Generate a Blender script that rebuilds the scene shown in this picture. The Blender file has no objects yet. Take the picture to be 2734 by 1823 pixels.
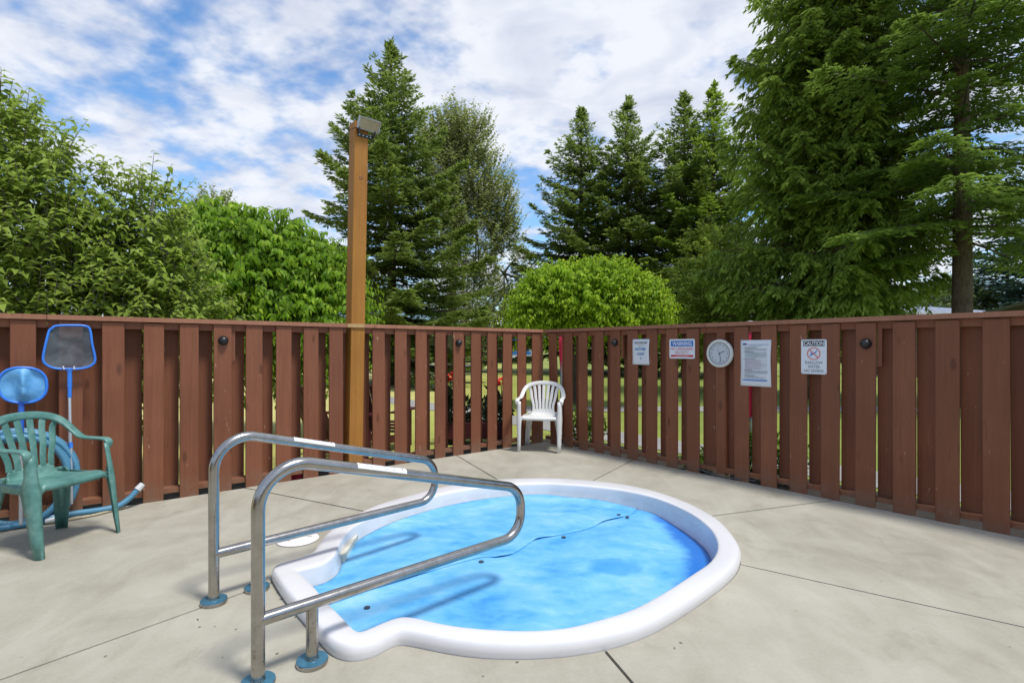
import bpy, bmesh, math, random
import numpy as np
from mathutils import Vector, Matrix
from mathutils.geometry import delaunay_2d_cdt

R = math.radians
sc = bpy.context.scene
C = sc.collection
random.seed(7)
rng = np.random.default_rng(7)

# ------------------------------------------------------------------ camera, sky, sun, exposure
PXF, PCX, PHY, EYE = 1421.0, 1367.0, 930.0, 1.25       # focal length, centre, horizon (pixels of the photo), eye height
cam = bpy.data.cameras.new('camera'); camo = bpy.data.objects.new('camera', cam); C.objects.link(camo)
cam.sensor_width = 36; cam.lens = 36 * PXF / 2734; cam.shift_y = 0.00677
cam.clip_start = 0.05; cam.clip_end = 8000
camo.location = (0, 0, EYE); camo.rotation_euler = (R(90), 0, 0)
sc.camera = camo

SUN = Vector((.378, -.264, 1)).normalized()
w = bpy.data.worlds.new('World'); sc.world = w; w.use_nodes = True
def build_world():
    nt = w.node_tree; N = nt.nodes; L = nt.links; N.clear()
    out = N.new('ShaderNodeOutputWorld')
    sky = N.new('ShaderNodeTexSky'); sky.sky_type = 'NISHITA'; sky.sun_disc = False
    sky.sun_elevation = math.asin(SUN.z); sky.sun_rotation = math.atan2(SUN.x, SUN.y)
    sky.air_density = 1.0; sky.dust_density = 0.2; sky.ozone_density = 2.0
    b1 = N.new('ShaderNodeBackground'); b1.inputs[1].default_value = 0.15
    hs = N.new('ShaderNodeHueSaturation'); hs.inputs['Saturation'].default_value = 1.22; L.new(sky.outputs[0], hs.inputs['Color']); L.new(hs.outputs[0], b1.inputs[0])
    tc = N.new('ShaderNodeTexCoord')
    sep = N.new('ShaderNodeSeparateXYZ'); L.new(tc.outputs['Generated'], sep.inputs[0])
    def m(op, a, b=None, c=None, clamp=False):
        n = N.new('ShaderNodeMath'); n.operation = op; n.use_clamp = clamp
        for i, v in enumerate((a, b, c)):
            if v is None: continue
            if isinstance(v, (int, float)): n.inputs[i].default_value = v
            else: L.new(v, n.inputs[i])
        return n.outputs[0]
    z = m('ADD', m('MAXIMUM', sep.outputs[2], 0.0), 0.22)
    px = m('DIVIDE', sep.outputs[0], z); py = m('DIVIDE', sep.outputs[1], z)
    cv = N.new('ShaderNodeCombineXYZ'); L.new(px, cv.inputs[0]); L.new(py, cv.inputs[1])
    rot = N.new('ShaderNodeMapping'); rot.inputs['Rotation'].default_value = (0, 0, R(24)); rot.inputs['Scale'].default_value = (1, 1.12, 1)
    L.new(cv.outputs[0], rot.inputs[0])
    def noise(scale, det, rough, dist, off):
        mp = N.new('ShaderNodeMapping'); mp.inputs['Location'].default_value = off
        L.new(rot.outputs[0], mp.inputs[0])
        n = N.new('ShaderNodeTexNoise'); n.inputs['Scale'].default_value = scale
        n.inputs['Detail'].default_value = det; n.inputs['Roughness'].default_value = rough
        n.inputs['Distortion'].default_value = dist; L.new(mp.outputs[0], n.inputs['Vector'])
        return n.outputs[0]
    big = noise(0.95, 2, .5, .2, (3.1, 1.7, 0)); mid = noise(4.6, 4, .55, .1, (1.3, 4.2, 0)); fine = noise(13, 4, .55, .1, (7, 2, 0))
    # a broad bank of cloud over the firs, open sky lower down
    dx = m('SUBTRACT', px, .24); dy = m('SUBTRACT', py, 1.36)
    d2 = m('ADD', m('MULTIPLY', dx, m('MULTIPLY', dx, 4.5)), m('MULTIPLY', dy, m('MULTIPLY', dy, 1.1)))
    bank = m('EXPONENT', m('MULTIPLY', d2, -1.0))
    ex = m('SUBTRACT', px, -.08); ey = m('SUBTRACT', py, 2.02)
    e2 = m('ADD', m('MULTIPLY', ex, m('MULTIPLY', ex, 2.2)), m('MULTIPLY', ey, m('MULTIPLY', ey, 7.0)))
    hole = m('EXPONENT', m('MULTIPLY', e2, -1.0))
    f = m('ADD', m('MULTIPLY', big, .38), m('ADD', m('MULTIPLY', mid, .66), m('MULTIPLY', fine, .24)))
    f = m('ADD', f, m('MULTIPLY', bank, .17)); f = m('SUBTRACT', f, m('MULTIPLY', hole, .10))
    rp = N.new('ShaderNodeMapRange'); rp.interpolation_type = 'SMOOTHSTEP'
    rp.inputs['From Min'].default_value = .485; rp.inputs['From Max'].default_value = .745
    L.new(f, rp.inputs[0])
    dens = m('MULTIPLY', rp.outputs[0], .97)
    sh = noise(4.6, 4, .55, .4, (5, 5, 0))
    cr = N.new('ShaderNodeValToRGB')
    cr.color_ramp.elements[0].position = .36; cr.color_ramp.elements[0].color = (.40, .44, .55, 1)
    cr.color_ramp.elements[1].position = .66; cr.color_ramp.elements[1].color = (.64, .66, .705, 1)
    shf = m('ADD', m('MULTIPLY', sh, .75), m('MULTIPLY', rp.outputs[0], .22)); L.new(shf, cr.inputs[0])
    b2 = N.new('ShaderNodeBackground'); L.new(cr.outputs[0], b2.inputs[0]); b2.inputs[1].default_value = 1.0
    mx = N.new('ShaderNodeMixShader'); L.new(dens, mx.inputs[0]); L.new(b1.outputs[0], mx.inputs[1]); L.new(b2.outputs[0], mx.inputs[2])
    L.new(mx.outputs[0], out.inputs[0])
build_world()
sl = bpy.data.lights.new('sun', 'SUN'); sl.energy = 2.6; sl.angle = R(10); sl.color = (1, .955, .88)
so = bpy.data.objects.new('sun', sl); C.objects.link(so); so.rotation_euler = SUN.to_track_quat('Z', 'Y').to_euler()
sc.view_settings.view_transform = 'Standard'; sc.view_settings.look = 'None'
sc.view_settings.exposure = 0.52; sc.view_settings.gamma = 1.0; sc.view_settings.use_curve_mapping = False
sc.cycles.max_bounces = 8; sc.cycles.diffuse_bounces = 6; sc.cycles.transparent_max_bounces = 12
sc.cycles.sample_clamp_indirect = 6

# ------------------------------------------------------------------ helpers
def G(x, y, z=0.0):
    """ground point (at height z) behind a pixel of the photograph"""
    D = (EYE - z) * PXF / (y - PHY)
    return Vector(((x - PCX) / PXF * D, D, z))
def tag(o, label=None, cat=None, group=None, kind=None):
    if label: o['label'] = label
    if cat: o['category'] = cat
    if group: o['group'] = group
    if kind: o['kind'] = kind
    return o
def link(name, me, mat=None, parent=None, label=None):
    o = bpy.data.objects.new(name, me); C.objects.link(o)
    if mat is not None and me is not None and not me.materials: me.materials.append(mat)
    if parent is not None: o.parent = parent
    if label: o['label'] = label
    return o
def thing(name, loc=(0, 0, 0), rz=0, **k):
    o = bpy.data.objects.new(name, None); C.objects.link(o); o.location = loc; o.rotation_euler = (0, 0, rz)
    o.empty_display_size = .1
    return tag(o, **k)
def smooth(me, ang=None):
    me.polygons.foreach_set('use_smooth', [True] * len(me.polygons))
    if ang is not None:
        me.set_sharp_from_angle(angle=R(ang))
    return me
def mesh_np(name, V, F, tint=None, sm=False):
    V = np.asarray(V, np.float32); F = np.asarray(F, np.int32); k = F.shape[1]
    me = bpy.data.meshes.new(name); me.vertices.add(len(V)); me.vertices.foreach_set('co', V.ravel())
    me.loops.add(F.size); me.loops.foreach_set('vertex_index', F.ravel())
    me.polygons.add(len(F)); me.polygons.foreach_set('loop_start', np.arange(len(F), dtype=np.int32) * k)
    if sm: me.polygons.foreach_set('use_smooth', np.ones(len(F), bool))
    if tint is not None:
        a = me.attributes.new('tint', 'FLOAT', 'FACE'); a.data.foreach_set('value', np.asarray(tint, np.float32))
    me.update(calc_edges=True); me.validate()
    return me
class MB:
    """collects simple shapes into one mesh"""
    def __init__(s): s.v = []; s.f = []
    def add(s, vs, fs):
        b = len(s.v); s.v += [tuple(v) for v in vs]; s.f += [tuple(b + i for i in f) for f in fs]
    def box(s, c, d, M=None, ch=0.0):
        x, y, z = d[0] / 2, d[1] / 2, d[2] / 2
        if ch <= 0:
            vs = [Vector((sx * x, sy * y, sz * z)) for sz in (-1, 1) for sx, sy in ((-1, -1), (1, -1), (1, 1), (-1, 1))]
            fs = [(0, 3, 2, 1), (4, 5, 6, 7), (0, 1, 5, 4), (1, 2, 6, 5), (2, 3, 7, 6), (3, 0, 4, 7)]
        else:   # long edges chamfered (along z)
            ring = [(-x + ch, -y), (x - ch, -y), (x, -y + ch), (x, y - ch), (x - ch, y), (-x + ch, y), (-x, y - ch), (-x, -y + ch)]
            vs = [Vector((a, b, -z)) for a, b in ring] + [Vector((a, b, z)) for a, b in ring]
            fs = [tuple(reversed(range(8))), tuple(range(8, 16))] + [(i, (i + 1) % 8, 8 + (i + 1) % 8, 8 + i) for i in range(8)]
        vs = [v + Vector(c) for v in vs]
        if M is not None: vs = [M @ v for v in vs]
        s.add(vs, fs)
    def tube(s, pts, r, n=12, cap=True):
        V, F = tube_np(pts, r, n, cap); s.add(V.tolist(), F)
    def cyl(s, c, r, h, n=24, axis='z', r2=None):
        r2 = r if r2 is None else r2; c = Vector(c); vs = []
        for k, rr in ((0, r), (1, r2)):
            for i in range(n):
                a = 2 * math.pi * i / n; p = Vector((rr * math.cos(a), rr * math.sin(a), h * k))
                if axis == 'y': p = Vector((p.x, -p.z, p.y))
                if axis == 'x': p = Vector((p.z, p.x, p.y))
                vs.append(c + p)
        s.add(vs, [tuple(reversed(range(n))), tuple(range(n, 2 * n))] + [(i, (i + 1) % n, n + (i + 1) % n, n + i) for i in range(n)])
    def lathe(s, prof, n=32, M=None):
        vs = []; fs = []
        for r_, z_ in prof:
            for i in range(n):
                a = 2 * math.pi * i / n; vs.append(Vector((r_ * math.cos(a), r_ * math.sin(a), z_)))
        for k in range(len(prof) - 1):
            for i in range(n):
                j = (i + 1) % n; fs.append((k * n + i, k * n + j, (k + 1) * n + j, (k + 1) * n + i))
        fs.append(tuple(reversed(range(n)))); fs.append(tuple(range((len(prof) - 1) * n, len(prof) * n)))
        if M is not None: vs = [M @ v for v in vs]
        s.add(vs, fs)
    def mesh(s, name, sm=None):
        me = bpy.data.meshes.new(name); me.from_pydata(s.v, [], s.f); me.update()
        if sm is not None: smooth(me, sm)
        return me
    def build(s, name, mat, parent=None, sm=None, label=None):
        return link(name, s.mesh(name, sm), mat, parent, label)
def tube_np(pts, r, n=12, cap=True):
    P = np.array([tuple(p) for p in pts], float); m = len(P)
    r = np.full(m, r, float) if np.isscalar(r) else np.array(r, float)
    T = np.gradient(P, axis=0); T /= np.linalg.norm(T, axis=1)[:, None] + 1e-12
    up = np.array([0, 0, 1.]) if abs(T[0, 2]) < .9 else np.array([0, 1., 0])
    a = np.cross(T[0], up); a /= np.linalg.norm(a); V = []
    for i in range(m):
        a = a - T[i] * np.dot(a, T[i]); a /= np.linalg.norm(a); b = np.cross(T[i], a)
        th = np.arange(n) * 2 * np.pi / n
        V.append(P[i] + r[i] * (np.cos(th)[:, None] * a + np.sin(th)[:, None] * b))
    F = [(i * n + k, i * n + (k + 1) % n, (i + 1) * n + (k + 1) % n, (i + 1) * n + k) for i in range(m - 1) for k in range(n)]
    if cap: F += [tuple(reversed(range(n))), tuple(range((m - 1) * n, m * n))]
    return np.concatenate(V), F
def catmull(pts, per=8, closed=False):
    P = [np.array(tuple(p), float) for p in pts]; n = len(P); out = []
    for i in range(n if closed else n - 1):
        g = (lambda k: P[k % n]) if closed else (lambda k: P[min(max(k, 0), n - 1)])
        p0, p1, p2, p3 = g(i - 1), g(i), g(i + 1), g(i + 2)
        for j in range(per):
            t = j / per
            out.append(.5 * ((2 * p1) + (-p0 + p2) * t + (2 * p0 - 5 * p1 + 4 * p2 - p3) * t * t + (-p0 + 3 * p1 - 3 * p2 + p3) * t ** 3))
    if not closed: out.append(P[-1])
    return out
def fillet(pts, rad, seg=10):
    """polyline with rounded corners; rad per inner point"""
    P = [Vector(p) for p in pts]; out = [P[0]]
    for i in range(1, len(P) - 1):
        a = (P[i - 1] - P[i]).normalized(); b = (P[i + 1] - P[i]).normalized(); r = rad[i - 1]
        ang = a.angle(b); t = r / math.tan(ang / 2); c = P[i] + (a + b).normalized() * (r / math.sin(ang / 2))
        s0 = P[i] + a * t - c; s1 = P[i] + b * t - c; tot = s0.angle(s1); ax = s0.cross(s1).normalized()
        for k in range(seg + 1): out.append(c + Matrix.Rotation(tot * k / seg, 3, ax) @ s0)
    out.append(P[-1]); return out
def poly_prism(pts, z0, z1, name):
    vs, es, fs, _, _, _ = delaunay_2d_cdt([Vector((p[0], p[1])) for p in pts], [], [list(range(len(pts)))], 1, 1e-6)
    n = len(vs); V = [(v.x, v.y, z1) for v in vs] + [(v.x, v.y, z0) for v in vs]; F = []
    for f in fs:
        a, b, c = f; s = (vs[b] - vs[a]).cross(vs[c] - vs[a])
        if s < 0: a, b, c = a, c, b
        F.append((a, b, c)); F.append((n + a, n + c, n + b))
    N = len(pts)
    F += [(i, (i + 1) % N, n + (i + 1) % N, n + i) for i in range(N)]
    me = bpy.data.meshes.new(name); me.from_pydata(V, [], F)
    bm = bmesh.new(); bm.from_mesh(me); bmesh.ops.recalc_face_normals(bm, faces=bm.faces); bm.to_mesh(me); bm.free(); me.update()
    return me

# ------------------------------------------------------------------ materials
class NT:
    def __init__(s, name):
        s.m = bpy.data.materials.new(name); s.m.use_nodes = True; s.nt = s.m.node_tree; s.N = s.nt.nodes; s.L = s.nt.links
        s.b = s.N['Principled BSDF']; s.out = s.N['Material Output']
    def n(s, t, **k):
        o = s.N.new(t)
        for a, v in k.items(): setattr(o, a, v)
        return o
    def co(s, kind='Object', scale=(1, 1, 1), rnd=True, rot=(0, 0, 0)):
        tc = s.n('ShaderNodeTexCoord'); mp = s.n('ShaderNodeMapping'); mp.inputs['Scale'].default_value = scale
        mp.inputs['Rotation'].default_value = rot
        if kind == 'World':
            g = s.n('ShaderNodeNewGeometry'); s.L.new(g.outputs['Position'], mp.inputs[0]); return mp.outputs[0]
        s.L.new(tc.outputs[kind], mp.inputs[0])
        if rnd:
            oi = s.n('ShaderNodeObjectInfo'); mu = s.n('ShaderNodeMath', operation='MULTIPLY'); mu.inputs[1].default_value = 61.3
            s.L.new(oi.outputs['Random'], mu.inputs[0]); s.L.new(mu.outputs[0], mp.inputs['Location'])
        return mp.outputs[0]
    def noise(s, v, scale, det=4, rough=.55, dist=0):
        n = s.n('ShaderNodeTexNoise'); n.inputs['Scale'].default_value = scale; n.inputs['Detail'].default_value = det
        n.inputs['Roughness'].default_value = rough; n.inputs['Distortion'].default_value = dist; s.L.new(v, n.inputs['Vector']); return n.outputs[0]
    def math(s, op, a, b=None, clamp=False):
        n = s.n('ShaderNodeMath', operation=op, use_clamp=clamp)
        for i, v in enumerate((a, b)):
            if v is None: continue
            if isinstance(v, (int, float)): n.inputs[i].default_value = v
            else: s.L.new(v, n.inputs[i])
        return n.outputs[0]
    def ramp(s, v, stops):
        r = s.n('ShaderNodeValToRGB'); e = r.color_ramp.elements
        while len(e) < len(stops): e.new(.5)
        for q, (p, c) in zip(e, stops): q.position = p; q.color = (*c, 1)
        s.L.new(v, r.inputs[0]); return r.outputs[0]
    def mix(s, f, a, b, mode='MIX'):
        n = s.n('ShaderNodeMix', data_type='RGBA', blend_type=mode)
        for sock, v in ((n.inputs[0], f), (n.inputs[6], a), (n.inputs[7], b)):
            if isinstance(v, (int, float)): sock.default_value = v
            elif isinstance(v, tuple): sock.default_value = (*v, 1)
            else: s.L.new(v, sock)
        return n.outputs[2]
    def rng(s, v, a, b, c=0., d=1., sm=True):
        n = s.n('ShaderNodeMapRange'); n.interpolation_type = 'SMOOTHSTEP' if sm else 'LINEAR'
        for i, q in enumerate((a, b, c, d)): n.inputs[1 + i].default_value = q
        s.L.new(v, n.inputs[0]); return n.outputs[0]
    def set(s, **k):
        for a, v in k.items():
            sock = s.b.inputs[a.replace('_', ' ')]
            if isinstance(v, (int, float)): sock.default_value = v
            elif isinstance(v, tuple): sock.default_value = (*v, 1) if len(v) == 3 else v
            else: s.L.new(v, sock)
        return s
    def bump(s, h, strength=.3, dist=.01):
        b = s.n('ShaderNodeBump'); b.inputs['Strength'].default_value = strength; b.inputs['Distance'].default_value = dist
        s.L.new(h, b.inputs['Height']); s.L.new(b.outputs[0], s.b.inputs['Normal']); return s
def plain(name, col, rough=.5, metal=0., var=.12, scale=8, bump=0., spec=.5):
    t = NT(name); v = t.co(); n = t.noise(v, scale, 4, .6)
    c = t.ramp(n, [(.25, tuple(x * (1 - var) for x in col)), (.75, tuple(min(1, x * (1 + var)) for x in col))])
    t.set(Base_Color=c, Roughness=rough, Metallic=metal); t.b.inputs['Specular IOR Level'].default_value = spec
    if bump: t.bump(t.noise(v, scale * 5, 3), bump, .004)
    return t.m
def fence_wood(name, c0, c1, worn=(.45, .30, .21), dirt=True):
    t = NT(name); v = t.co(scale=(1, 1, 1)); vg = t.co(scale=(26, 26, 1.1)); vf = t.co(scale=(85, 85, 2.6)); vc = t.co(scale=(1.5, 1.5, 42))
    oi = t.n('ShaderNodeObjectInfo')
    grain = t.noise(vg, 1.0, 5, .62, 1.2); fine = t.noise(vf, 1.0, 3, .6, .6); big = t.noise(v, 2.2, 3, .5); cross = t.noise(vc, 1.0, 3, .6)
    f = t.math('ADD', t.math('MULTIPLY', grain, .42), t.math('ADD', t.math('MULTIPLY', big, .36), t.math('MULTIPLY', fine, .22)))
    c = t.ramp(f, [(.34, c0), (.66, c1)])
    c = t.mix(t.rng(oi.outputs['Random'], 0, 1, .0, .42, False), c, (c0[0] * .78, c0[1] * .80, c0[2] * .85))
    sp = t.noise(t.co(scale=(14, 14, 5)), 2.2, 2, .5, .3); c = t.mix(t.rng(sp, .71, .79, 0, .6), c, worn)
    sk = t.noise(t.co(scale=(9, 9, 2.2)), 2.0, 3, .6, 3.0); c = t.mix(t.rng(sk, .36, .25, 0, .5), c, tuple(x * .55 for x in c0))
    # knots: stretched cells, only the tight centres show
    vo = t.n('ShaderNodeTexVoronoi'); vo.inputs['Scale'].default_value = 1.0; t.L.new(t.co(scale=(7, 7, 2.6)), vo.inputs['Vector'])
    c = t.mix(t.rng(vo.outputs[0], .17, .07, 0, .6), c, tuple(x * .42 for x in c0))
    # dull splash dirt near the ground
    if dirt:
        sz = t.n('ShaderNodeSeparateXYZ'); t.L.new(t.co('World'), sz.inputs[0])
        dm = t.math('MULTIPLY', t.rng(sz.outputs[2], .22, .0, 0, .55), t.rng(t.noise(t.co('World'), 9, 4, .65), .35, .62, .2, 1)); c = t.mix(dm, c, (.19, .135, .095))
    t.set(Base_Color=c, Roughness=t.rng(grain, .2, .8, .52, .76, False)); t.b.inputs['Specular IOR Level'].default_value = .35
    t.bump(t.math('ADD', t.math('ADD', grain, fine), t.math('MULTIPLY', cross, .6)), .5, .003)
    return t.m
M_FENCE = fence_wood('fence_stain', (.165, .056, .026), (.262, .098, .047))
M_CAP = fence_wood('cap_stain', (.27, .115, .065), (.42, .20, .12), (.5, .33, .22))
M_POST = fence_wood('orange_timber', (.27, .105, .014), (.46, .21, .038), (.50, .29, .10))
M_KNOT = plain('knot_wood', (.20, .075, .015), .6, 0, .4, 60)
M_POSTRAW = fence_wood('raw_timber', (.36, .22, .09), (.5, .34, .16))

def make_concrete():
    t = NT('concrete'); v = t.co('World'); v2 = t.co('World', scale=(1.0, .55, 1), rot=(0, 0, R(35)))
    a = t.noise(v, 1.1, 4, .6, .4); b = t.noise(v2, 4.5, 5, .62, .9); f = t.noise(v, 60, 3, .6); g = t.noise(v, 330, 2, .5)
    k = t.math('ADD', t.math('MULTIPLY', a, .5), t.math('ADD', t.math('MULTIPLY', b, .36), t.math('MULTIPLY', f, .14)))
    c = t.ramp(k, [(.32, (.268, .249, .194)), (.50, (.362, .343, .279)), (.68, (.440, .421, .352))])
    st = t.noise(v2, 1.7, 5, .65, 1.6); c = t.mix(t.rng(st, .56, .70, 0, .35), c, (.225, .205, .155))
    sp = t.noise(v, 27, 2, .5); c = t.mix(t.rng(sp, .745, .78, 0, .7), c, (.10, .085, .065))
    t.set(Base_Color=c, Roughness=t.rng(b, .3, .7, .62, .85, False)); t.b.inputs['Specular IOR Level'].default_value = .35
    t.bump(t.math('ADD', t.math('MULTIPLY', g, .5), t.math('ADD', t.math('MULTIPLY', b, 2.0), f)), .22, .0022)
    return t.m
M_CONC = make_concrete()
M_STEEL = None
def make_steel():
    t = NT('brushed_steel'); v = t.co(scale=(1, 1, 1)); a = t.noise(v, 14, 5, .65, .5); b = t.noise(v, 160, 2, .5)
    low = t.co('World'); sz = t.n('ShaderNodeSeparateXYZ'); t.L.new(low, sz.inputs[0])
    c = t.ramp(a, [(.3, (.33, .31, .285)), (.6, (.42, .405, .38))])
    rust = t.noise(v, 45, 4, .7); rm = t.math('MULTIPLY', t.rng(rust, .56, .68, 0, .7), t.rng(sz.outputs[2], .45, .02, .0, .9))
    c = t.mix(rm, c, (.16, .10, .055))
    t.set(Base_Color=c, Metallic=1.0, Roughness=t.rng(a, .25, .75, .20, .27, False)); t.bump(b, .01, .001)
    return t.m
M_STEEL = make_steel()
M_FLANGE = plain('sky_tinted_flange', (.075, .235, .345), .33, .55, .15, 20)  # steel flange tops, blue sky reflection put into the base colour
M_STICKER = plain('white_sticker', (.74, .75, .76), .5, 0, .04)
M_INK = plain('grey_print', (.25, .26, .28), .6, 0, .1)
M_RIM = None
def make_rim():
    t = NT('white_gelcoat'); v = t.co('World'); a = t.noise(v, 3.0, 4, .6); b = t.noise(v, 40, 3, .6)
    c = t.ramp(a, [(.3, (.64, .645, .665)), (.7, (.71, .71, .725))]); c = t.mix(t.rng(b, .70, .78, 0, .35), c, (.5, .47, .40))
    sz = t.n('ShaderNodeSeparateXYZ'); t.L.new(v, sz.inputs[0])
    lw = t.math('MULTIPLY', t.rng(sz.outputs[2], .018, .0, 0, .16), t.rng(t.noise(v, 9, 4, .6), .35, .6, 0, 1)); c = t.mix(lw, c, (.36, .32, .25))
    t.set(Base_Color=c, Roughness=.28, Coat_Weight=.25, Coat_Roughness=.12); return t.m
M_RIM = make_rim()
def make_cover():
    t = NT('blue_foam_cover'); v = t.co('World'); v2 = t.co('World', scale=(.85, 1.25, 1), rot=(0, 0, R(-14)))
    a = t.noise(v2, 2.3, 5, .6, .4); b = t.noise(v2, 8, 5, .62, .3); c_ = t.noise(v, 70, 3, .6)
    k = t.math('ADD', t.math('MULTIPLY', a, .62), t.math('MULTIPLY', b, .38))
    col = t.ramp(k, [(.34, (.045, .27, .61)), (.43, (.095, .37, .68)), (.53, (.155, .44, .72)), (.67, (.28, .54, .76))])
    at = t.n('ShaderNodeAttribute'); at.attribute_name = 'wet'
    wv = t.math('ADD', at.outputs['Fac'], t.math('MULTIPLY', t.math('SUBTRACT', b, .5), .55))
    wm = t.rng(wv, .38, .72, 0, .92); col = t.mix(wm, col, (.012, .14, .52))
    # damp blotch left by a puddle
    pc = G(1638, 1508, -.03); vm = t.n('ShaderNodeVectorMath', operation='SUBTRACT'); t.L.new(v, vm.inputs[0]); vm.inputs[1].default_value = (pc.x, pc.y, pc.z)
    ms = t.n('ShaderNodeVectorMath', operation='MULTIPLY'); t.L.new(vm.outputs[0], ms.inputs[0]); ms.inputs[1].default_value = (6.2, 8.8, 0)
    ln = t.n('ShaderNodeVectorMath', operation='LENGTH'); t.L.new(ms.outputs[0], ln.inputs[0])
    pd = t.math('ADD', ln.outputs[1], t.math('MULTIPLY', t.math('SUBTRACT', t.noise(v, 7, 3, .5), .5), 1.5))
    pm = t.rng(pd, 1.15, .70, 0, .6); col = t.mix(pm, col, (.030, .25, .62))
    t.set(Base_Color=col, Roughness=t.rng(wv, .4, .8, .62, .3, False)); t.b.inputs['Specular IOR Level'].default_value = .35
    t.bump(t.math('ADD', c_, t.math('MULTIPLY', b, 2)), .12, .003); return t.m
M_COVER = make_cover()
M_HOLE = plain('dark_grommet', (.03, .05, .075), .6)
M_WHITEP = plain('white_resin', (.70, .705, .68), .38, 0, .05, 5)
def make_green():
    t = NT('faded_green_resin'); v = t.co(); a = t.noise(v, 5, 5, .65, .8); b = t.noise(v, 26, 3, .6)
    c = t.ramp(t.math('ADD', t.math('MULTIPLY', a, .7), t.math('MULTIPLY', b, .3)), [(.34, (.050, .150, .130)), (.52, (.090, .225, .198)), (.68, (.18, .335, .30))])
    t.set(Base_Color=c, Roughness=.42); return t.m
M_GREENP = make_green()
M_BLACKP = plain('black_plastic', (.012, .012, .014), .35)
M_BLUEP = plain('blue_plastic', (.035, .20, .72), .35, 0, .08)
M_ALU = plain('aluminium_tube', (.62, .62, .61), .35, .75, .05)
M_HOSE = plain('blue_hose', (.075, .235, .37), .42, 0, .22, 6)
M_HOSEW = plain('pale_cuff', (.6, .62, .62), .5)
M_ROPE = plain('tan_rope', (.42, .37, .25), .8, 0, .35, 60)
M_PAPER = plain('laminated_paper', (.66, .69, .72), .3, 0, .03)
M_SIGNW = plain('white_sign', (.68, .71, .75), .32, 0, .03)
M_SBLUE = plain('sign_blue', (.03, .16, .50), .4); M_SRED = plain('sign_red', (.52, .035, .05), .4)
M_SGREY = plain('sign_grey', (.20, .22, .24), .5); M_SBLK = plain('sign_black', (.02, .02, .022), .4)
M_SLBLUE = plain('sign_light_blue', (.10, .25, .50), .5); M_PRINT = plain('small_print', (.36, .38, .41), .6)
M_PGREEN = plain('print_green_tint', (.50, .57, .57), .6); M_PPINK = plain('print_pink_tint', (.57, .52, .56), .6)
M_CLOCKR = plain('clock_rim', (.60, .61, .56), .35, 0, .04); M_CLOCKF = plain('clock_face', (.50, .54, .57), .3, 0, .04)
M_SILVER = plain('painted_silver', (.42, .42, .43), .4, .3); M_LENS = plain('lamp_lens', (.42, .36, .25), .22, .2)
M_SOIL = plain('shaded_soil', (.022, .017, .012), .95, 0, .4, 12, .5)  # soil, with the shade under the fence put into its colour
M_PATH = plain('path_concrete', (.27, .26, .245), .8, 0, .15, 2)
M_ASPH = plain('road_asphalt', (.16, .16, .165), .85, 0, .15, 2)
M_REDC = plain('red_canvas', (.55, .02, .06), .7, 0, .15); M_MAROON = plain('maroon_resin', (.075, .012, .018), .5)
M_TRW = plain('trailer_white', (.62, .64, .66), .4); M_TRB = plain('trailer_blue', (.05, .28, .36), .4)
M_GLASSD = plain('dark_glass', (.02, .03, .04), .08)
M_TYRE = plain('tyre_rubber', (.02, .02, .02), .8); M_CARR = plain('red_car_paint', (.40, .02, .03), .25); M_CARW = plain('white_car_paint', (.6, .62, .65), .25)
M_METROOF = plain('white_metal_roof', (.55, .58, .66), .4, .2); M_SIDING = plain('dark_olive_siding', (.055, .05, .03), .7)
M_BROWNW = plain('brown_wall', (.17, .085, .05), .7); M_SHING = plain('grey_green_shingle', (.06, .062, .04), .85, 0, .25, 20, .3)
def make_lawn():
    t = NT('dry_lawn'); v = t.co('World'); a = t.noise(v, .12, 4, .6, .5); b = t.noise(v, 1.3, 4, .65); f = t.noise(v, 30, 3, .7)
    sx = t.n('ShaderNodeSeparateXYZ'); t.L.new(v, sx.inputs[0])
    dry = t.math('ADD', t.rng(sx.outputs[0], 4, -6, 0, .5), t.math('ADD', t.math('MULTIPLY', a, .7), t.math('MULTIPLY', b, .25)))
    c = t.ramp(dry, [(.40, (.17, .23, .03)), (.72, (.36, .37, .07)), (1.0, (.62, .53, .20))])
    c = t.mix(t.rng(f, .3, .7, 0, .35, False), c, (.08, .11, .02))
    t.set(Base_Color=c, Roughness=.9); t.bump(f, .6, .02); return t.m
M_LAWN = make_lawn()
def leaf_mat(name, dark, light, rough=.45, trans=.35, tip=None):
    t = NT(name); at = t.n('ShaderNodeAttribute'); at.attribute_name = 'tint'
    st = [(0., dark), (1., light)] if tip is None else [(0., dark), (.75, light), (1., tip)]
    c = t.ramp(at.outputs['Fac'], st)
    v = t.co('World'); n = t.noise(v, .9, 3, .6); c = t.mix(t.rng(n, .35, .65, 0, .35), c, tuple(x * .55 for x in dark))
    t.set(Base_Color=c, Roughness=rough); t.b.inputs['Specular IOR Level'].default_value = .18
    tr = t.n('ShaderNodeBsdfTranslucent'); tc = t.mix(.5, c, tuple(min(1, x * 1.25) for x in light)); t.L.new(tc, tr.inputs[0])
    mx = t.n('ShaderNodeMixShader'); mx.inputs[0].default_value = trans
    t.L.new(t.b.outputs[0], mx.inputs[1]); t.L.new(tr.outputs[0], mx.inputs[2]); t.L.new(mx.outputs[0], t.out.inputs[0]); return t.m
def bark(name, c0, c1, s=6):
    t = NT(name); v = t.co(scale=(4, 4, 1)); a = t.noise(v, s, 5, .7, .5); b = t.noise(t.co(scale=(1, 1, 2)), 2, 4, .6)
    t.set(Base_Color=t.ramp(t.math('ADD', t.math('MULTIPLY', a, .65), t.math('MULTIPLY', b, .35)), [(.35, c0), (.65, c1)]), Roughness=.9)
    t.bump(a, .9, .03); return t.m
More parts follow.
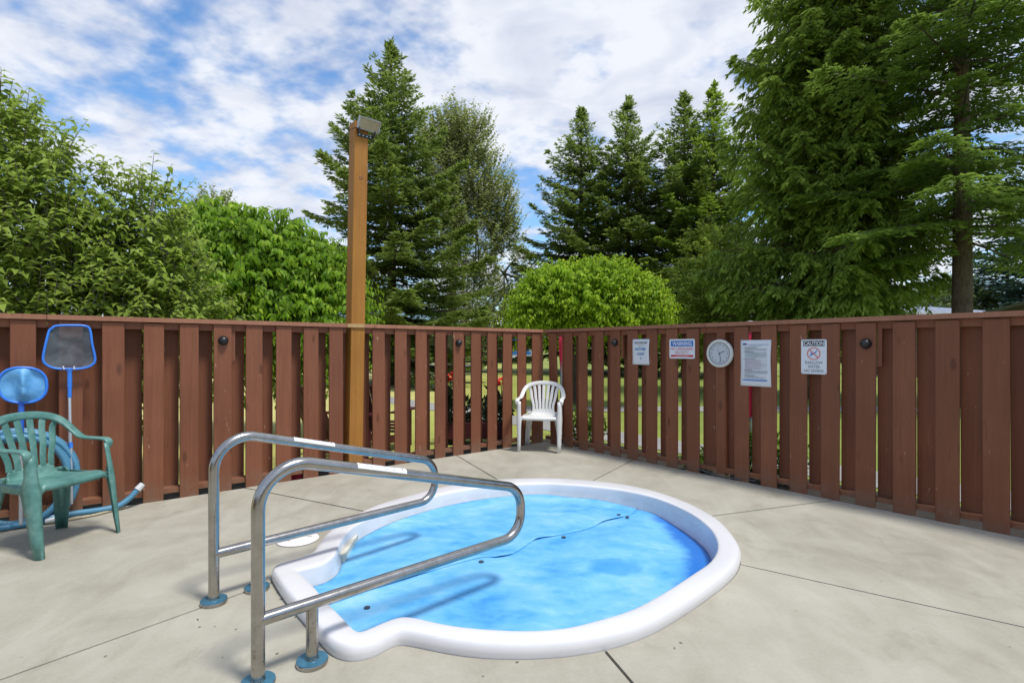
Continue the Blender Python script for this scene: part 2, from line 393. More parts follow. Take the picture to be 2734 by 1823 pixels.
M_BARK = bark('fir_bark', (.045, .03, .02), (.15, .11, .08)); M_BARKD = bark('dark_bark', (.02, .014, .01), (.07, .05, .035)); M_BARKG = bark('grey_bark', (.10, .095, .08), (.26, .25, .22))
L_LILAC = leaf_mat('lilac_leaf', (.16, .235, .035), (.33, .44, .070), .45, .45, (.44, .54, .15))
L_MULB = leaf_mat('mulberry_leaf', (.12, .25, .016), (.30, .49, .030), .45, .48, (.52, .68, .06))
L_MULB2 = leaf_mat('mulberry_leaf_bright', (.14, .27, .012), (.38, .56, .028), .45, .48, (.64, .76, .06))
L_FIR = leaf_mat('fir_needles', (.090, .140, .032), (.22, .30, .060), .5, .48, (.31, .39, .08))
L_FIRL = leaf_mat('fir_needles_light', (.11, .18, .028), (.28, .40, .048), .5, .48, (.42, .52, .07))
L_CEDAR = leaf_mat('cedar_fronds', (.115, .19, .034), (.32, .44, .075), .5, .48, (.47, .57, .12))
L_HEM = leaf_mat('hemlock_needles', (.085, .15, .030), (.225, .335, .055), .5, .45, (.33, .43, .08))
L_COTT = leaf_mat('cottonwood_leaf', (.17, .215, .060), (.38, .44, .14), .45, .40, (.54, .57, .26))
L_OLIVE = leaf_mat('olive_green_leaf', (.16, .23, .035), (.36, .46, .065), .5, .43, (.48, .55, .12))
L_PALE = leaf_mat('pale_green_leaf', (.12, .17, .05), (.26, .33, .11), .5, .3)
L_BLUE = leaf_mat('blue_green_needles', (.035, .08, .06), (.10, .17, .12), .5, .2)
L_PLUM = leaf_mat('plum_leaf', (.030, .010, .014), (.12, .045, .055), .5, .2)
L_PLANT = leaf_mat('planting_leaf', (.04, .09, .012), (.17, .27, .03), .4, .3)
L_CANNA = leaf_mat('canna_leaf', (.012, .022, .012), (.035, .05, .025), .35, .15)
M_PETAL = plain('red_petal', (.62, .03, .015), .5)

# ------------------------------------------------------------------ ground, paths, road
def sheet(name, pts, z, mat):
    me = bpy.data.meshes.new(name); me.from_pydata([(x, y, z) for x, y in pts], [], [tuple(range(len(pts)))]); me.update()
    return tag(link(name, me, mat), kind='structure')
GZ = -.10
sheet('lawn', [(-900, -300), (900, -300), (900, 1500), (-900, 1500)], GZ, M_LAWN)

CORNER = Vector((.43, 7.105, 0)); DL = Vector((-3.62791932 - .43, 3.77123142 - 7.105, 0)).normalized(); DR = Vector((3.37697628 - .43, 3.51037549 - 7.105, 0)).normalized()
NL = Vector((-DL.y, DL.x, 0));  NL = NL if NL.dot(Vector((1, -1, 0))) > 0 else -NL      # towards the pool
NR = Vector((-DR.y, DR.x, 0));  NR = NR if NR.dot(Vector((-1, -1, 0))) > 0 else -NR
def hit(x, D, N, o=0.0):
    """distance along a fence (D) where the photo column x meets the plane o in front of it"""
    r = Vector(((x - PCX) / PXF, 1, 0)); a = CORNER + N * o
    t = a.dot(N) / r.dot(N); p = r * t; return (p - a).dot(D), t
def fz(x, y, D, N, o=0.0):
    s, t = hit(x, D, N, o); return s, EYE - (y - PHY) / PXF * t
def off(D, N, s, o, z=0.0): return CORNER + D * s + N * o + Vector((0, 0, z))

def band(name, a, b, c, d, mat, z): return sheet(name, [(p.x, p.y) for p in (a, b, c, d)], z, mat)
band('path', off(DR, NR, -9, -1.15), off(DR, NR, 14, -1.15), off(DR, NR, 14, -1.95), off(DR, NR, -9, -1.95), M_PATH, GZ + .008)
sheet('shaded_soil_bed', [tuple(off(DR, NR, s, o)[:2]) for s, o in ((-.6, .3), (11, .3), (11, -1.0), (-.6, -1.0))], GZ + .004, M_SOIL)
sheet('shaded_soil_bed', [tuple(off(DL, NL, s, o)[:2]) for s, o in ((.3, .3), (11, .3), (11, -.6), (.3, -.6))], GZ + .012, M_SOIL)
sheet('path', [(.1, 11.3), (9, 11.3), (9, 12.3), (.1, 12.3)], GZ + .012, M_PATH)
sheet('road', [(-70, 34.5), (-2, 40), (-2, 46), (-70, 41)], GZ + .008, M_ASPH)

# distant wooded mountain, blue haze put into its colour
def mountain():
    n = 60; V = []; F = []
    for i in range(n + 1):
        a = R(-75 + 150 * i / n); h = 150 + 90 * math.sin(i * .31 + 1) + 45 * math.sin(i * .83) + 18 * math.sin(i * 2.1)
        for k, (d, q) in enumerate(((1100, 0), (1500, .55), (1800, .85), (2000, 1.0))):
            V.append((d * math.sin(a), d * math.cos(a), -5 + h * q + (random.uniform(-8, 8) if q else 0)))
    for i in range(n):
        for k in range(3): b = i * 4 + k; F.append((b, b + 4, b + 5, b + 1))
    me = bpy.data.meshes.new('hill'); me.from_pydata(V, [], F); me.update(); smooth(me)
    tag(link('hill', me, plain('hazed_hillside', (.085, .15, .17), .9, 0, .3, .02)), kind='structure')
mountain()

# ------------------------------------------------------------------ spa outlines (traced from the photo, laid on their real planes)
o_px = [(725,1549,0),(762,1607,0),(815,1668,0),(852,1713,0),(875,1741,0),(895,1756,0),(925,1765,0),   # 0..6
        (962,1762,0),(1000,1751,0),(1025,1737,0),(1048,1726,0),(1070,1718,0),                          # ..11 notch front
        (1125,1730,0),(1187,1743,0),(1237,1752,0),(1288,1756,0),(1340,1759,0),(1399,1759.5,0),(1460,1757,0),(1519,1752,0),(1575,1743,0),(1618,1734,0),(1660,1724,0),(1697,1711,0),(1740,1693,0),(1777,1673,0),(1827,1641,0),(1870,1613,0),
        (1900,1590,0),(1930,1568,0),(1950,1550,0),(1968,1527,.005),(1976,1500,.015),(1976,1472,.03),(1960,1437,.045),(1925,1395,.05),(1902,1379,.05),(1850,1350,.05),(1775,1321,.05),(1700,1301,.05),(1625,1289,.05),(1550,1282,.05),(1475,1278,.05),(1400,1278,.05),(1337,1281,.05),(1260,1289,.05),(1182,1301,.05),(1125,1315,.05),(1050,1336,.05),(1000,1352,.05),(950,1376,.05),(915,1396,.05),(885,1417,.045),(862,1442,.04),(848,1462,.04),(839,1480,.04),
        (800,1495,.04),(755,1510,.035),(732,1526,.02)]
O_KEYS = [0, 6, 11, 55]
i_px = [(792,1524),(835,1563),(875,1608),(912,1646),(945,1680),(957,1687),
        (975,1683),(1012,1667),(1050,1652),(1078,1646),
        (1105,1648),(1150,1659),(1200,1669),(1244,1675),(1288,1679),(1340,1682),(1399,1684),(1459,1682),(1500,1678),(1538,1671),(1618,1650),(1660,1637),(1697,1623),(1750,1595),(1800,1565),(1850,1532),(1888,1507),(1908,1484),(1916,1462),(1912,1437),(1895,1410),(1862,1382),(1825,1360),(1775,1338),(1725,1322),(1650,1307),(1550,1296),(1500,1293),(1450,1291),(1375,1293),(1312,1298),(1250,1306),(1187,1318),(1130,1334),(1070,1352),(1010,1374),(952,1402),(925,1426),(908,1450),(897,1480),
        (875,1499),(850,1509)]
I_KEYS = [0, 5, 9, 49]
def contour(pl, keys, counts):
    n = len(pl); out = []
    for k in range(len(keys)):
        a = keys[k]; b = keys[(k + 1) % len(keys)]
        if b <= a: b += n
        seg = [pl[i % n] for i in range(a, b + 1)]
        pts = np.array([tuple(p) for p in catmull(seg, 10)])
        d = np.r_[0, np.cumsum(np.linalg.norm(np.diff(pts, axis=0), axis=1))]
        u = np.linspace(0, d[-1], counts[k], endpoint=False)
        out.append(np.stack([np.interp(u, d, pts[:, c]) for c in range(2)], 1))
    P = np.concatenate(out)
    return P
CN = [48, 30, 240, 26]
OUT = contour([tuple(G(x, y, z)[:2]) for x, y, z in o_px], O_KEYS, CN)
INN = contour([tuple(G(x, y, .06)[:2]) for x, y in i_px], I_KEYS, CN)
def smooth_loop(P, it, lam=.5):
    for _ in range(it): P = P * (1 - lam) + lam * .5 * (np.roll(P, 1, 0) + np.roll(P, -1, 0))
    return P
OUT = smooth_loop(OUT, 7); INN = smooth_loop(INN, 2)
def normals(P):
    T = np.roll(P, -1, 0) - np.roll(P, 1, 0); T /= np.linalg.norm(T, axis=1)[:, None]
    return np.stack([T[:, 1], -T[:, 0]], 1)       # outward for a ccw loop
area = .5 * np.sum(OUT[:, 0] * np.roll(OUT[:, 1], -1) - np.roll(OUT[:, 0], -1) * OUT[:, 1])
ccw = 1 if area > 0 else -1
NO = normals(OUT) * ccw; NI = smooth_loop(normals(INN) * ccw, 6)
CEN = OUT.mean(0)

# ------------------------------------------------------------------ deck slabs
def deck():
    A = 9.0; B = 9.5; e = .012
    c0 = CORNER + NL * 0 + NR * 0
    rect = [c0 + DL * 0, c0 + DL * A, c0 + DL * A + DR * B, c0 + DR * B]
    rect = [np.array([p.x, p.y]) for p in rect]
    hole = OUT - NO * (-.003)
    if ccw < 0: hole = hole[::-1]
    joints = [((1337, 1281), (1227, 1217)), ((1570, 1281), (1681, 1225)), ((1905, 1379), (2225, 1337)), ((1980, 1509), (2734, 1676)), ((1620, 1734), (1697, 1823)), ((735, 1553), (0, 1817)), ((965, 1364), (675, 1307))]
    J = []
    def cross_rect(p, d):
        best = None
        for i in range(4):
            a, b = rect[i], rect[(i + 1) % 4]; e1 = b - a; den = d[0] * e1[1] - d[1] * e1[0]
            if abs(den) < 1e-9: continue
            t = ((a - p)[0] * e1[1] - (a - p)[1] * e1[0]) / den; u = ((a - p)[0] * d[1] - (a - p)[1] * d[0]) / den
            if t > 0 and -1e-6 <= u <= 1 + 1e-6 and (best is None or t < best[0]): best = (t, p + d * t)
        return best[1]
    for q, r_ in joints:
        a = np.array(G(*q)[:2]); b = np.array(G(*r_)[:2]); d = (b - a) / np.linalg.norm(b - a)
        i = int(np.argmin(np.linalg.norm(hole - a, axis=1))); J.append((i, d, cross_rect(hole[i] - d * .0, d)))
    J.sort(key=lambda j: j[0]); n = len(hole)
    ang = lambda p: math.atan2(p[1] - CEN[1], p[0] - CEN[0]) % (2 * math.pi)
    root = thing('pool_deck'); tag(root, kind='structure')
    for k in range(len(J)):
        i0, d0, o0 = J[k]; i1, d1, o1 = J[(k + 1) % len(J)]
        p0 = np.array([-d0[1], d0[0]]) * e * .55; p1 = -np.array([-d1[1], d1[0]]) * e * .55
        poly = [hole[i0] + p0, o0 + p0]
        a0, a1 = ang(o0), ang(o1)
        cs = []
        for c in rect:
            t = (ang(c) - a0) % (2 * math.pi)
            if 0 < t < (a1 - a0) % (2 * math.pi): cs.append((t, c))
        poly += [c for _, c in sorted(cs, key=lambda q: q[0])]
        poly += [o1 + p1, hole[i1] + p1]
        m = (i1 - i0) % n
        for q in range(m - 1, 0, -1): poly.append(hole[(i0 + q) % n])
        me = poly_prism(poly, -.10, random.uniform(-.0025, .0), 'slab')
        link('slab', me, M_CONC, root)
    # what shows at the bottom of the joints
    me = bpy.data.meshes.new('joint_filler')
    me.from_pydata([(p[0], p[1], -.035) for p in [r * 1 for r in rect]], [], [(0, 1, 2, 3)]); me.update()
    fm = poly_prism([r for r in rect][::1], -.05, -.035, 'joint_filler')
    bpy.data.meshes.remove(me)
    return root, rect
droot, drect = deck()

# ------------------------------------------------------------------ spa shell
def spa():
    root = thing('spa_pool', (CEN[0], CEN[1], 0), label='sunken spa pool with a raised glossy white rim and a squared step alcove', cat='spa pool')
    prof = [(0, -.03, .004), (0, .0, .0), (-.004, .020, 0), (-.003, .040, 0), (.012, .050, 0), (.05, .0585, 0), (.11, .063, 0), (.22, .0655, 0), (.45, .067, 0), (.68, .066, 0), (.86, .0655, 0), (.95, .063, 0), (.985, .059, 0), (1.0, .050, 0)]
    rows = [];
    for t, z, _ in prof:
        P = OUT * (1 - t) + INN * t if t >= 0 else OUT + NO * (-t)
        rows.append(np.c_[P, np.full(len(P), z)])
    for q, z in ((.003, .02), (.012, -.03), (.028, -.12), (.05, -.28), (.10, -.42)):
        P = INN - NI * q; rows.append(np.c_[P, np.full(len(P), z)])
    V = np.concatenate(rows); V[:, 0] -= CEN[0]; V[:, 1] -= CEN[1]
    n = len(OUT); F = []
    for k in range(len(rows) - 1):
        for i in range(n):
            j = (i + 1) % n; f = (k * n + i, k * n + j, (k + 1) * n + j, (k + 1) * n + i); F.append(f if ccw > 0 else f[::-1])
    me = mesh_np('shell', V, F, sm=True); link('shell', me, M_RIM, root)
    # skimmer mouth let into the wall
    a = G(914, 1462, .045); b = G(951, 1408, .045); c = Vector((CEN[0], CEN[1], 0))
    mid = (a + b) / 2; d = (b - a); d.z = 0; L_ = d.length; d.normalize(); nn = Vector((-d.y, d.x, 0))
    if nn.dot(c - mid) < 0: nn = -nn
    mid = mid - nn * .014
    M = Matrix((( d.x, nn.x, 0, mid.x - c.x), (d.y, nn.y, 0, mid.y - c.y), (0, 0, 1, 0), (0, 0, 0, 1)))
    cream = plain('skimmer_plastic', (.62, .60, .50), .45)
    mb = MB(); mb.box((0, .012, -.008), (L_ * .98, .03, .018), M); mb.box((0, .012, -.062), (L_ * .98, .03, .014), M)
    mb.box((-L_ * .46, .012, -.035), (.016, .03, .07), M); mb.box((L_ * .46, .012, -.035), (.016, .03, .07), M); mb.build('skimmer_frame', cream, root)
    mb = MB(); mb.box((0, .022, -.030), (L_ * .84, .006, .030), M); mb.build('skimmer_flap', plain('ivory_flap', (.70, .67, .52), .4), root)
    mb = MB(); mb.box((0, .006, -.05), (L_ * .8, .01, .04), M); mb.build('skimmer_throat', M_BLACKP, root)
spa()

# ------------------------------------------------------------------ foam cover in two sheets
def cover():
    root = thing('spa_cover', (0, 0, 0), label='floating blue foam spa cover in two overlapping sheets, bleached in patches', cat='spa cover')
    P = smooth_loop(INN - NI * .017, 3)
    if ccw < 0: P = P[::-1]
    seam_px = [(1700,1351),(1695,1357),(1662,1372),(1612,1390),(1570,1410),(1500,1425),(1442,1435),(1420,1442),(1395,1460),(1362,1479),(1325,1487),(1285,1487),(1180,1513),(1080,1542),(985,1570),(912,1598),(850,1620)]
    seam = np.array([tuple(G(x, y, -.03)[:2]) for x, y in seam_px])
    # extend both ends past the outline
    seam = np.vstack([seam[0] + (seam[0] - seam[3]) * 1.2, seam, seam[-1] + (seam[-1] - seam[-4]) * 1.2])
    seam = np.array([tuple(p) for p in catmull(seam, 6)])
    def side(q):   # signed distance to the seam, + on the far side
        d = seam[None] - q[:, None]; i = np.argmin((d ** 2).sum(2), 1); i = np.clip(i, 1, len(seam) - 2)
        T = seam[i + 1] - seam[i - 1]; T /= np.linalg.norm(T, axis=1)[:, None]
        v = q - seam[i]; return -(T[:, 0] * v[:, 1] - T[:, 1] * v[:, 0]), i
    def inside(q, poly):
        x, y = q[:, 0], q[:, 1]; c = np.zeros(len(q), bool); j = len(poly) - 1
        for i in range(len(poly)):
            xi, yi = poly[i]; xj, yj = poly[j]
            c ^= ((yi > y) != (yj > y)) & (x < (xj - xi) * (y - yi) / (yj - yi + 1e-12) + xi); j = i
        return c
    inn_s = inside(seam, P); seam_in = seam[inn_s]
    gx, gy = np.meshgrid(np.arange(P[:, 0].min(), P[:, 0].max(), .035), np.arange(P[:, 1].min(), P[:, 1].max(), .035))
    Q = np.c_[gx.ravel(), gy.ravel()] + rng.uniform(-.006, .006, (gx.size, 2)); Q = Q[inside(Q, P)]
    dm = np.min(np.linalg.norm(Q[:, None] - P[None], axis=2), 1); Q = Q[dm > .014]
    sd, _ = side(Q); sp, _ = side(P)
    def cyc(mask):    # contour points on one side, kept in order
        idx = np.arange(len(P)); st = None
        for i in range(len(P)):
            if mask[i] and not mask[i - 1]: st = i; break
        o = [];
        for k in range(len(P)):
            i = (st + k) % len(P)
            if mask[i]: o.append(i)
        return P[o]
    for which, keep, lap in (('far', 1, 0), ('near', -1, 1)):
        if which == 'far': cp = cyc(sp > .004); gp = Q[sd > .02]
        else: cp = cyc(sp < .03); gp = Q[sd < .012]
        sm_ = seam_in if which == 'far' else seam_in + np.array([.0, .0])
        if which == 'near':
            T = np.gradient(sm_, axis=0); T /= np.linalg.norm(T, axis=1)[:, None]; sm_ = sm_ + np.stack([T[:, 1], -T[:, 0]], 1) * .03
            sm_ = sm_[inside(sm_, P)]
        if np.linalg.norm(cp[-1] - sm_[0]) > np.linalg.norm(cp[-1] - sm_[-1]): sm_ = sm_[::-1]
        poly = np.vstack([cp, sm_])
        pts = [Vector(tuple(p)) for p in np.vstack([poly, gp])]
        vs, es, fs, *_ = delaunay_2d_cdt(pts, [], [list(range(len(poly)))], 1, 1e-5)
        q = np.array([tuple(v) for v in vs]); sdq, iq = side(q)
        dc = np.min(np.linalg.norm(q[:, None] - P[None], axis=2), 1)
        wetd = np.clip(1 - dc / .34, 0, 1); ga = np.array(tuple(G(1905, 1450, 0))[:2])
        wr = np.clip(1.35 - np.linalg.norm((q - ga) * np.array([1.0, .8]), axis=1) / .85, 0, 1)
        z = -.034 - .050 * wr * np.clip(1 - dc / .5, 0, 1) + .006 * np.sin(q[:, 0] * 5 + q[:, 1] * 3) + .004 * np.sin(q[:, 0] * 11 - q[:, 1] * 7)
        if which == 'far':
            ph = iq / len(seam); rip = np.maximum(0, np.sin(ph * 33 + 1.2)) * .009 + .003
            z += rip * np.exp(-np.abs(sdq) / .05)
        else: z -= .003 * np.exp(-np.abs(sdq) / .06) + .001
        V = np.c_[q, z]; F = np.array([f if (vs[f[1]] - vs[f[0]]).cross(vs[f[2]] - vs[f[0]]) > 0 else f[::-1] for f in fs])
        me = mesh_np('cover_sheet', V, F, sm=True); at = me.attributes.new('wet', 'FLOAT', 'POINT')
        lo = np.clip(1 - dc / .12, 0, 1) * .35 * (q[:, 1] < CEN[1])
        at.data.foreach_set('value', (wetd * wr * 1.0 + lo * .8).astype(np.float32))
        o = link('cover_sheet', me, M_COVER, root); md = o.modifiers.new('thickness', 'SOLIDIFY'); md.thickness = .006; md.offset = -1
    for x, y in ((980, 1615), (1285, 1501), (1505, 1432), (1652, 1368), (1675, 1375)):
        p = G(x, y, -.03); mb = MB(); mb.cyl((0, 0, -.004), .0155, .0048, 20); o = mb.build('grommet', M_HOLE, root)
        o.location = (p.x, p.y, -.034 + .006 * math.sin(p.x * 5 + p.y * 3) + .004 * math.sin(p.x * 11 - p.y * 7) + (.004 if y > 1380 else -.002))
cover()

# ------------------------------------------------------------------ handrails
def handrail(P, ang, label):
    root = thing('handrail', (P.x, P.y, 0), R(ang), label=label, cat='handrail', group='steel handrails over the spa steps')
    path = [(0, 0, .0), (0, 0, .846), (1.345, 0, .494), (1.345, 0, .240), (.0, 0, .240)]
    pts = fillet(path, [.155, .132, .119], 14)
    # straight runs get a few rings too
    mb = MB(); mb.tube(pts, .0245, 24); mb.build('rail_tube', M_STEEL, root, 60)
    mb = MB(); mb.tube([(.203, 0, .0), (.203, 0, .236)], .0235, 24); mb.build('support_post', M_STEEL, root, 60)
    for x in (0, .203):
        mb = MB(); mb.lathe([(.060, .001), (.061, .014), (.0595, .0165)], 40); f = mb.build('flange', M_STEEL, root, 30); f.location = (x, 0, 0)
        mb = MB(); mb.lathe([(.0600, .0167), (.0590, .0200), (.0270, .0215), (.0255, .0260)], 40); mb.build('flange_top', M_FLANGE, f, 40)
        mb = MB(); mb.lathe([(.0252, .018), (.027, .0225), (.0252, .027)], 24); mb.build('weld', M_STEEL, f, 60)
    # printed sticker wrapped over the top bar
    a = Vector((.385, 0, .494 + (1.345 - .385) * .2617)); b = Vector((.62, 0, .494 + (1.345 - .62) * .2617)); d = (b - a).normalized(); up = Vector((-d.z, 0, d.x)); sy = Vector((0, -1, 0))
    V = []; F = []; n = 9
    for e in (a, b):
        for i in range(n):
            th = R(-35 + 110 * i / (n - 1)); V.append(e + (up * math.cos(th) + sy * math.sin(th)) * .0251)
    F = [(i, i + 1, n + i + 1, n + i) for i in range(n - 1)]
    me = bpy.data.meshes.new('sticker'); me.from_pydata(V, [], F); me.update(); smooth(me); st = link('sticker', me, M_STICKER, root)
    rnd = random.Random(int(ang * 10)); V = []; F = []
    for line in range(4):
        th0 = -8 + line * 18; x = .012
        while x < .20:
            wd = rnd.uniform(.003, .011)
            if rnd.random() < .8:
                b0 = len(V)
                for xx in (x, x + wd):
                    for q in (0, 6):
                        th = R(th0 + q); V.append(a + d * xx + (up * math.cos(th) + sy * math.sin(th)) * .0254)
                F.append((b0, b0 + 1, b0 + 3, b0 + 2))
            x += wd + .004
    b0 = len(V)
    for i in range(12):
        q = 2 * math.pi * i / 12; th = R(30 + 14 * math.sin(q)); V.append(a + d * (.222 + .006 * math.cos(q)) + (up * math.cos(th) + sy * math.sin(th)) * .0254)
    F.append(tuple(range(b0, b0 + 12)))
    me = bpy.data.meshes.new('sticker_print'); me.from_pydata(V, [], F); me.update(); link('sticker_print', me, M_INK, st)
handrail(G(689, 1814, .02), 42.6, 'curved steel handrail nearest the camera, its two posts on round steel flanges tinted with the blue of the sky')
handrail(G(571, 1598, .02), 45.2, 'curved steel handrail farther back, the one nearer the green chair')

# ------------------------------------------------------------------ skimmer lid in the deck
def lid():
    p = G(795, 1440); root = thing('skimmer_lid', (p.x, p.y, 0), label='round white skimmer lid set in the concrete behind the handrails', cat='lid')
    mb = MB(); mb.lathe([(.128, .0005), (.132, .004), (.130, .006), (.118, .0062), (.116, .0045), (.108, .0045), (.106, .0062), (.002, .007)], 48); mb.build('lid_disc', plain('lid_white', (.74, .74, .74), .45), root, 40)
    mb = MB()
    mb.cyl((-.05, -.03, .0066), .010, .0012, 16); mb.build('finger_hole', M_BLACKP, root); mb = MB(); mb.box((.06, .045, .0072), (.03, .005, .0012)); mb.build('lid_slot', M_BLACKP, root)
lid()

# ------------------------------------------------------------------ fences
L_px = [(24,96),(157,221),(273,334),(382,436),(480,531),(571,618),(657,700),(738,777),(812,848),(880,915),(997,1028),(1055,1085),(1110,1138),(1162,1189),(1211,1237),(1258,1284),(1303,1326),(1343,1366),(1383,1405),(1422,1441)]
R_px = [(1470,1490),(1506,1527),(1545,1567),(1587,1609),(1631,1654),(1675,1701),(1724,1753),(1778,1808),(1834,1866),(1961,1998),(2031,2072),(2109,2153),(2192,2239),(2283,2336),(2385,2442),(2496,2562),(2622,2698)]
def board_mesh(wd, th, h, name='board'):
    mb = MB(); mb.box((0, 0, h / 2), (wd, th, h), ch=.003); return mb.mesh(name)
BT = .019
def fence(D, N, px, label, post_gap, extra, spans, recess_post=None):
    """root sits at the yard corner, local x runs along the fence, local -y faces the pool"""
    ang = math.atan2(D.y, D.x)
    CAVITY = .112 if D is DL else .070
    root = thing('wooden_fence', CORNER, ang, label=label, cat='fence')
    s_in = 1 if Vector((-math.sin(ang), math.cos(ang), 0)).dot(N) > 0 else -1      # local y sign of the pool side
    sc_ = [];
    for a, b in px:
        sc_.append(((hit(a, D, N)[0] + hit(b, D, N)[0]) / 2, abs(hit(a, D, N)[0] - hit(b, D, N)[0])))
    cs = sorted(c for c, _ in sc_)
    last = cs[-1]
    for k in range(extra): last += .254; cs.append(last)
    fm = [board_mesh(wd, BT, 1.478, 'board') for wd in (.1385, .140, .1415)]; bm_ = board_mesh(.137, BT, 1.37, 'board')
    for i, c in enumerate(cs):
        o = link('board', fm[i % 3], M_FENCE, root); o.location = (c, s_in * (-BT / 2 + random.uniform(-.0015, .0015)), -.018 + random.uniform(-.012, .0))
        o.rotation_euler = (0, R(random.uniform(-.22, .22)), R(random.uniform(-.4, .4)))
        if D is DR and i == 0:
            o.rotation_euler = (0, R(-1.6), R(4)); o['label'] = 'board tilted a little in the corner'
    for i in range(len(cs) - 1):
        g = cs[i + 1] - cs[i]; mids = [(cs[i] + cs[i + 1]) / 2] if g < .4 else ([cs[i] + .127, cs[i + 1] - .127])
        for m in mids:
            o = link('board', bm_, M_FENCE, root); o.location = (m + random.uniform(-.004, .004), -s_in * (CAVITY + BT + BT / 2), .062 + random.uniform(-.008, .008)); o['label'] = 'board nailed to the far side of the rails'
            o.rotation_euler = (0, R(random.uniform(-.2, .2)), 0)
    tot = cs[-1] + .1
    for a, b in spans + [(spans[-1][1] + .004, tot)] if spans[-1][1] < tot else spans:
        mb = MB(); yc = -s_in * (BT + CAVITY / 2)
        mb.box(((a + b) / 2, yc, .066), (b - a, CAVITY - .004, .038)); mb.build('bottom_rail', M_FENCE, root)
        mb = MB(); mb.box(((a + b) / 2, -s_in * (BT + .034), 1.432), (b - a, .064, .056)); mb.build('top_rail', M_FENCE, root)
        mb = MB(); mb.box(((a + b) / 2, -s_in * .060, 1.4815), (b - a, .152, .037)); mb.build('cap', M_CAP, root)
    return root, s_in
fl, sl_in = fence(DL, NL, L_px, 'brown slatted board fence running from the corner to the left behind the green chair', None, 5, [(.03, hit(972, DL, NL)[0]), (hit(926, DL, NL)[0], 5.0)])
fr, sr_in = fence(DR, NR, R_px, 'brown slatted board fence on the right that carries the signs and the wall clock', None, 8, [(.0, 2.35), (2.354, 4.9)])
def unseen_back_fence(org, D, inward, L_, label):  # unseen fences, added to darken what the steel rails reflect
    root = thing('wooden_fence', org, math.atan2(D.y, D.x), label=label, cat='fence'); loc = Vector((-math.sin(root.rotation_euler.z), math.cos(root.rotation_euler.z), 0)); sg = 1 if loc.dot(inward) > 0 else -1
    fb = board_mesh(.140, BT, 1.478, 'board'); n = int(L_ / .254)
    for i in range(n):
        o = link('board', fb, M_FENCE, root); o.location = (.12 + i * .254, -sg * BT / 2, -.02); o = link('board', fb, M_FENCE, root); o.location = (.247 + i * .254, -sg * .13, -.02)
    for nm, dims, z, m in (('bottom_rail', (L_, .09, .038), .066, M_FENCE), ('top_rail', (L_, .06, .056), 1.432, M_FENCE), ('cap', (L_, .152, .037), 1.4815, M_CAP)): mb = MB(); mb.box((L_ / 2, -sg * .066, z), dims); mb.build(nm, m, root)
unseen_back_fence(CORNER + DL * 8.9, DR, DR.cross(Vector((0, 0, 1))) if DR.cross(Vector((0, 0, 1))).dot(-DL) > 0 else -DR.cross(Vector((0, 0, 1))), 9.4, 'added unseen brown board fence on the left behind the viewer, for the steel reflections')
unseen_back_fence(CORNER + DR * 9.4, DL, DL.cross(Vector((0, 0, 1))) if DL.cross(Vector((0, 0, 1))).dot(-DR) > 0 else -DL.cross(Vector((0, 0, 1))), 8.9, 'added unseen brown board fence on the right behind the viewer, for the steel reflections')
# bright repair piece in the cap where the lamp post passes
sa, sb = hit(972, DL, NL)[0], hit(926, DL, NL)[0]
mb = MB(); mb.box(((sa + sb) / 2, -sl_in * (.060), 1.4815), (sb - sa - .004, .152, .0365)); mb.build('cap', M_POSTRAW, fl, label='pale unpainted piece of cap at the lamp post')
# posts standing between the rails
def post(root, s_in, s, y, wd, h, mat, name='post', label=None):
    mb = MB(); mb.box((0, 0, h / 2), (wd, wd, h), ch=.003); o = mb.build(name, mat, root, label=label); o.location = (s, -s_in * y, -.1); return o
sclk = hit(1924, DR, NR, -.02)[0]
post(fr, sr_in, sclk, .019 + .0445, .089, 1.55, M_FENCE, label='square post behind the clock')
mb = MB(); mb.box((0, 0, 0), (.0905, .0905, .055)); o = mb.build('post_base', M_POSTRAW, fr); o.location = (sclk, -sr_in * (.019 + .0445), .0)
post(fl, sl_in, .0 + .03, .075, .085, 1.55, M_FENCE)
for s in (4.35,): post(fl, sl_in, s, .019 + .05, .085, 1.55, M_FENCE)
for s in (4.0,): post(fr, sr_in, s, .019 + .05, .085, 1.55, M_FENCE)

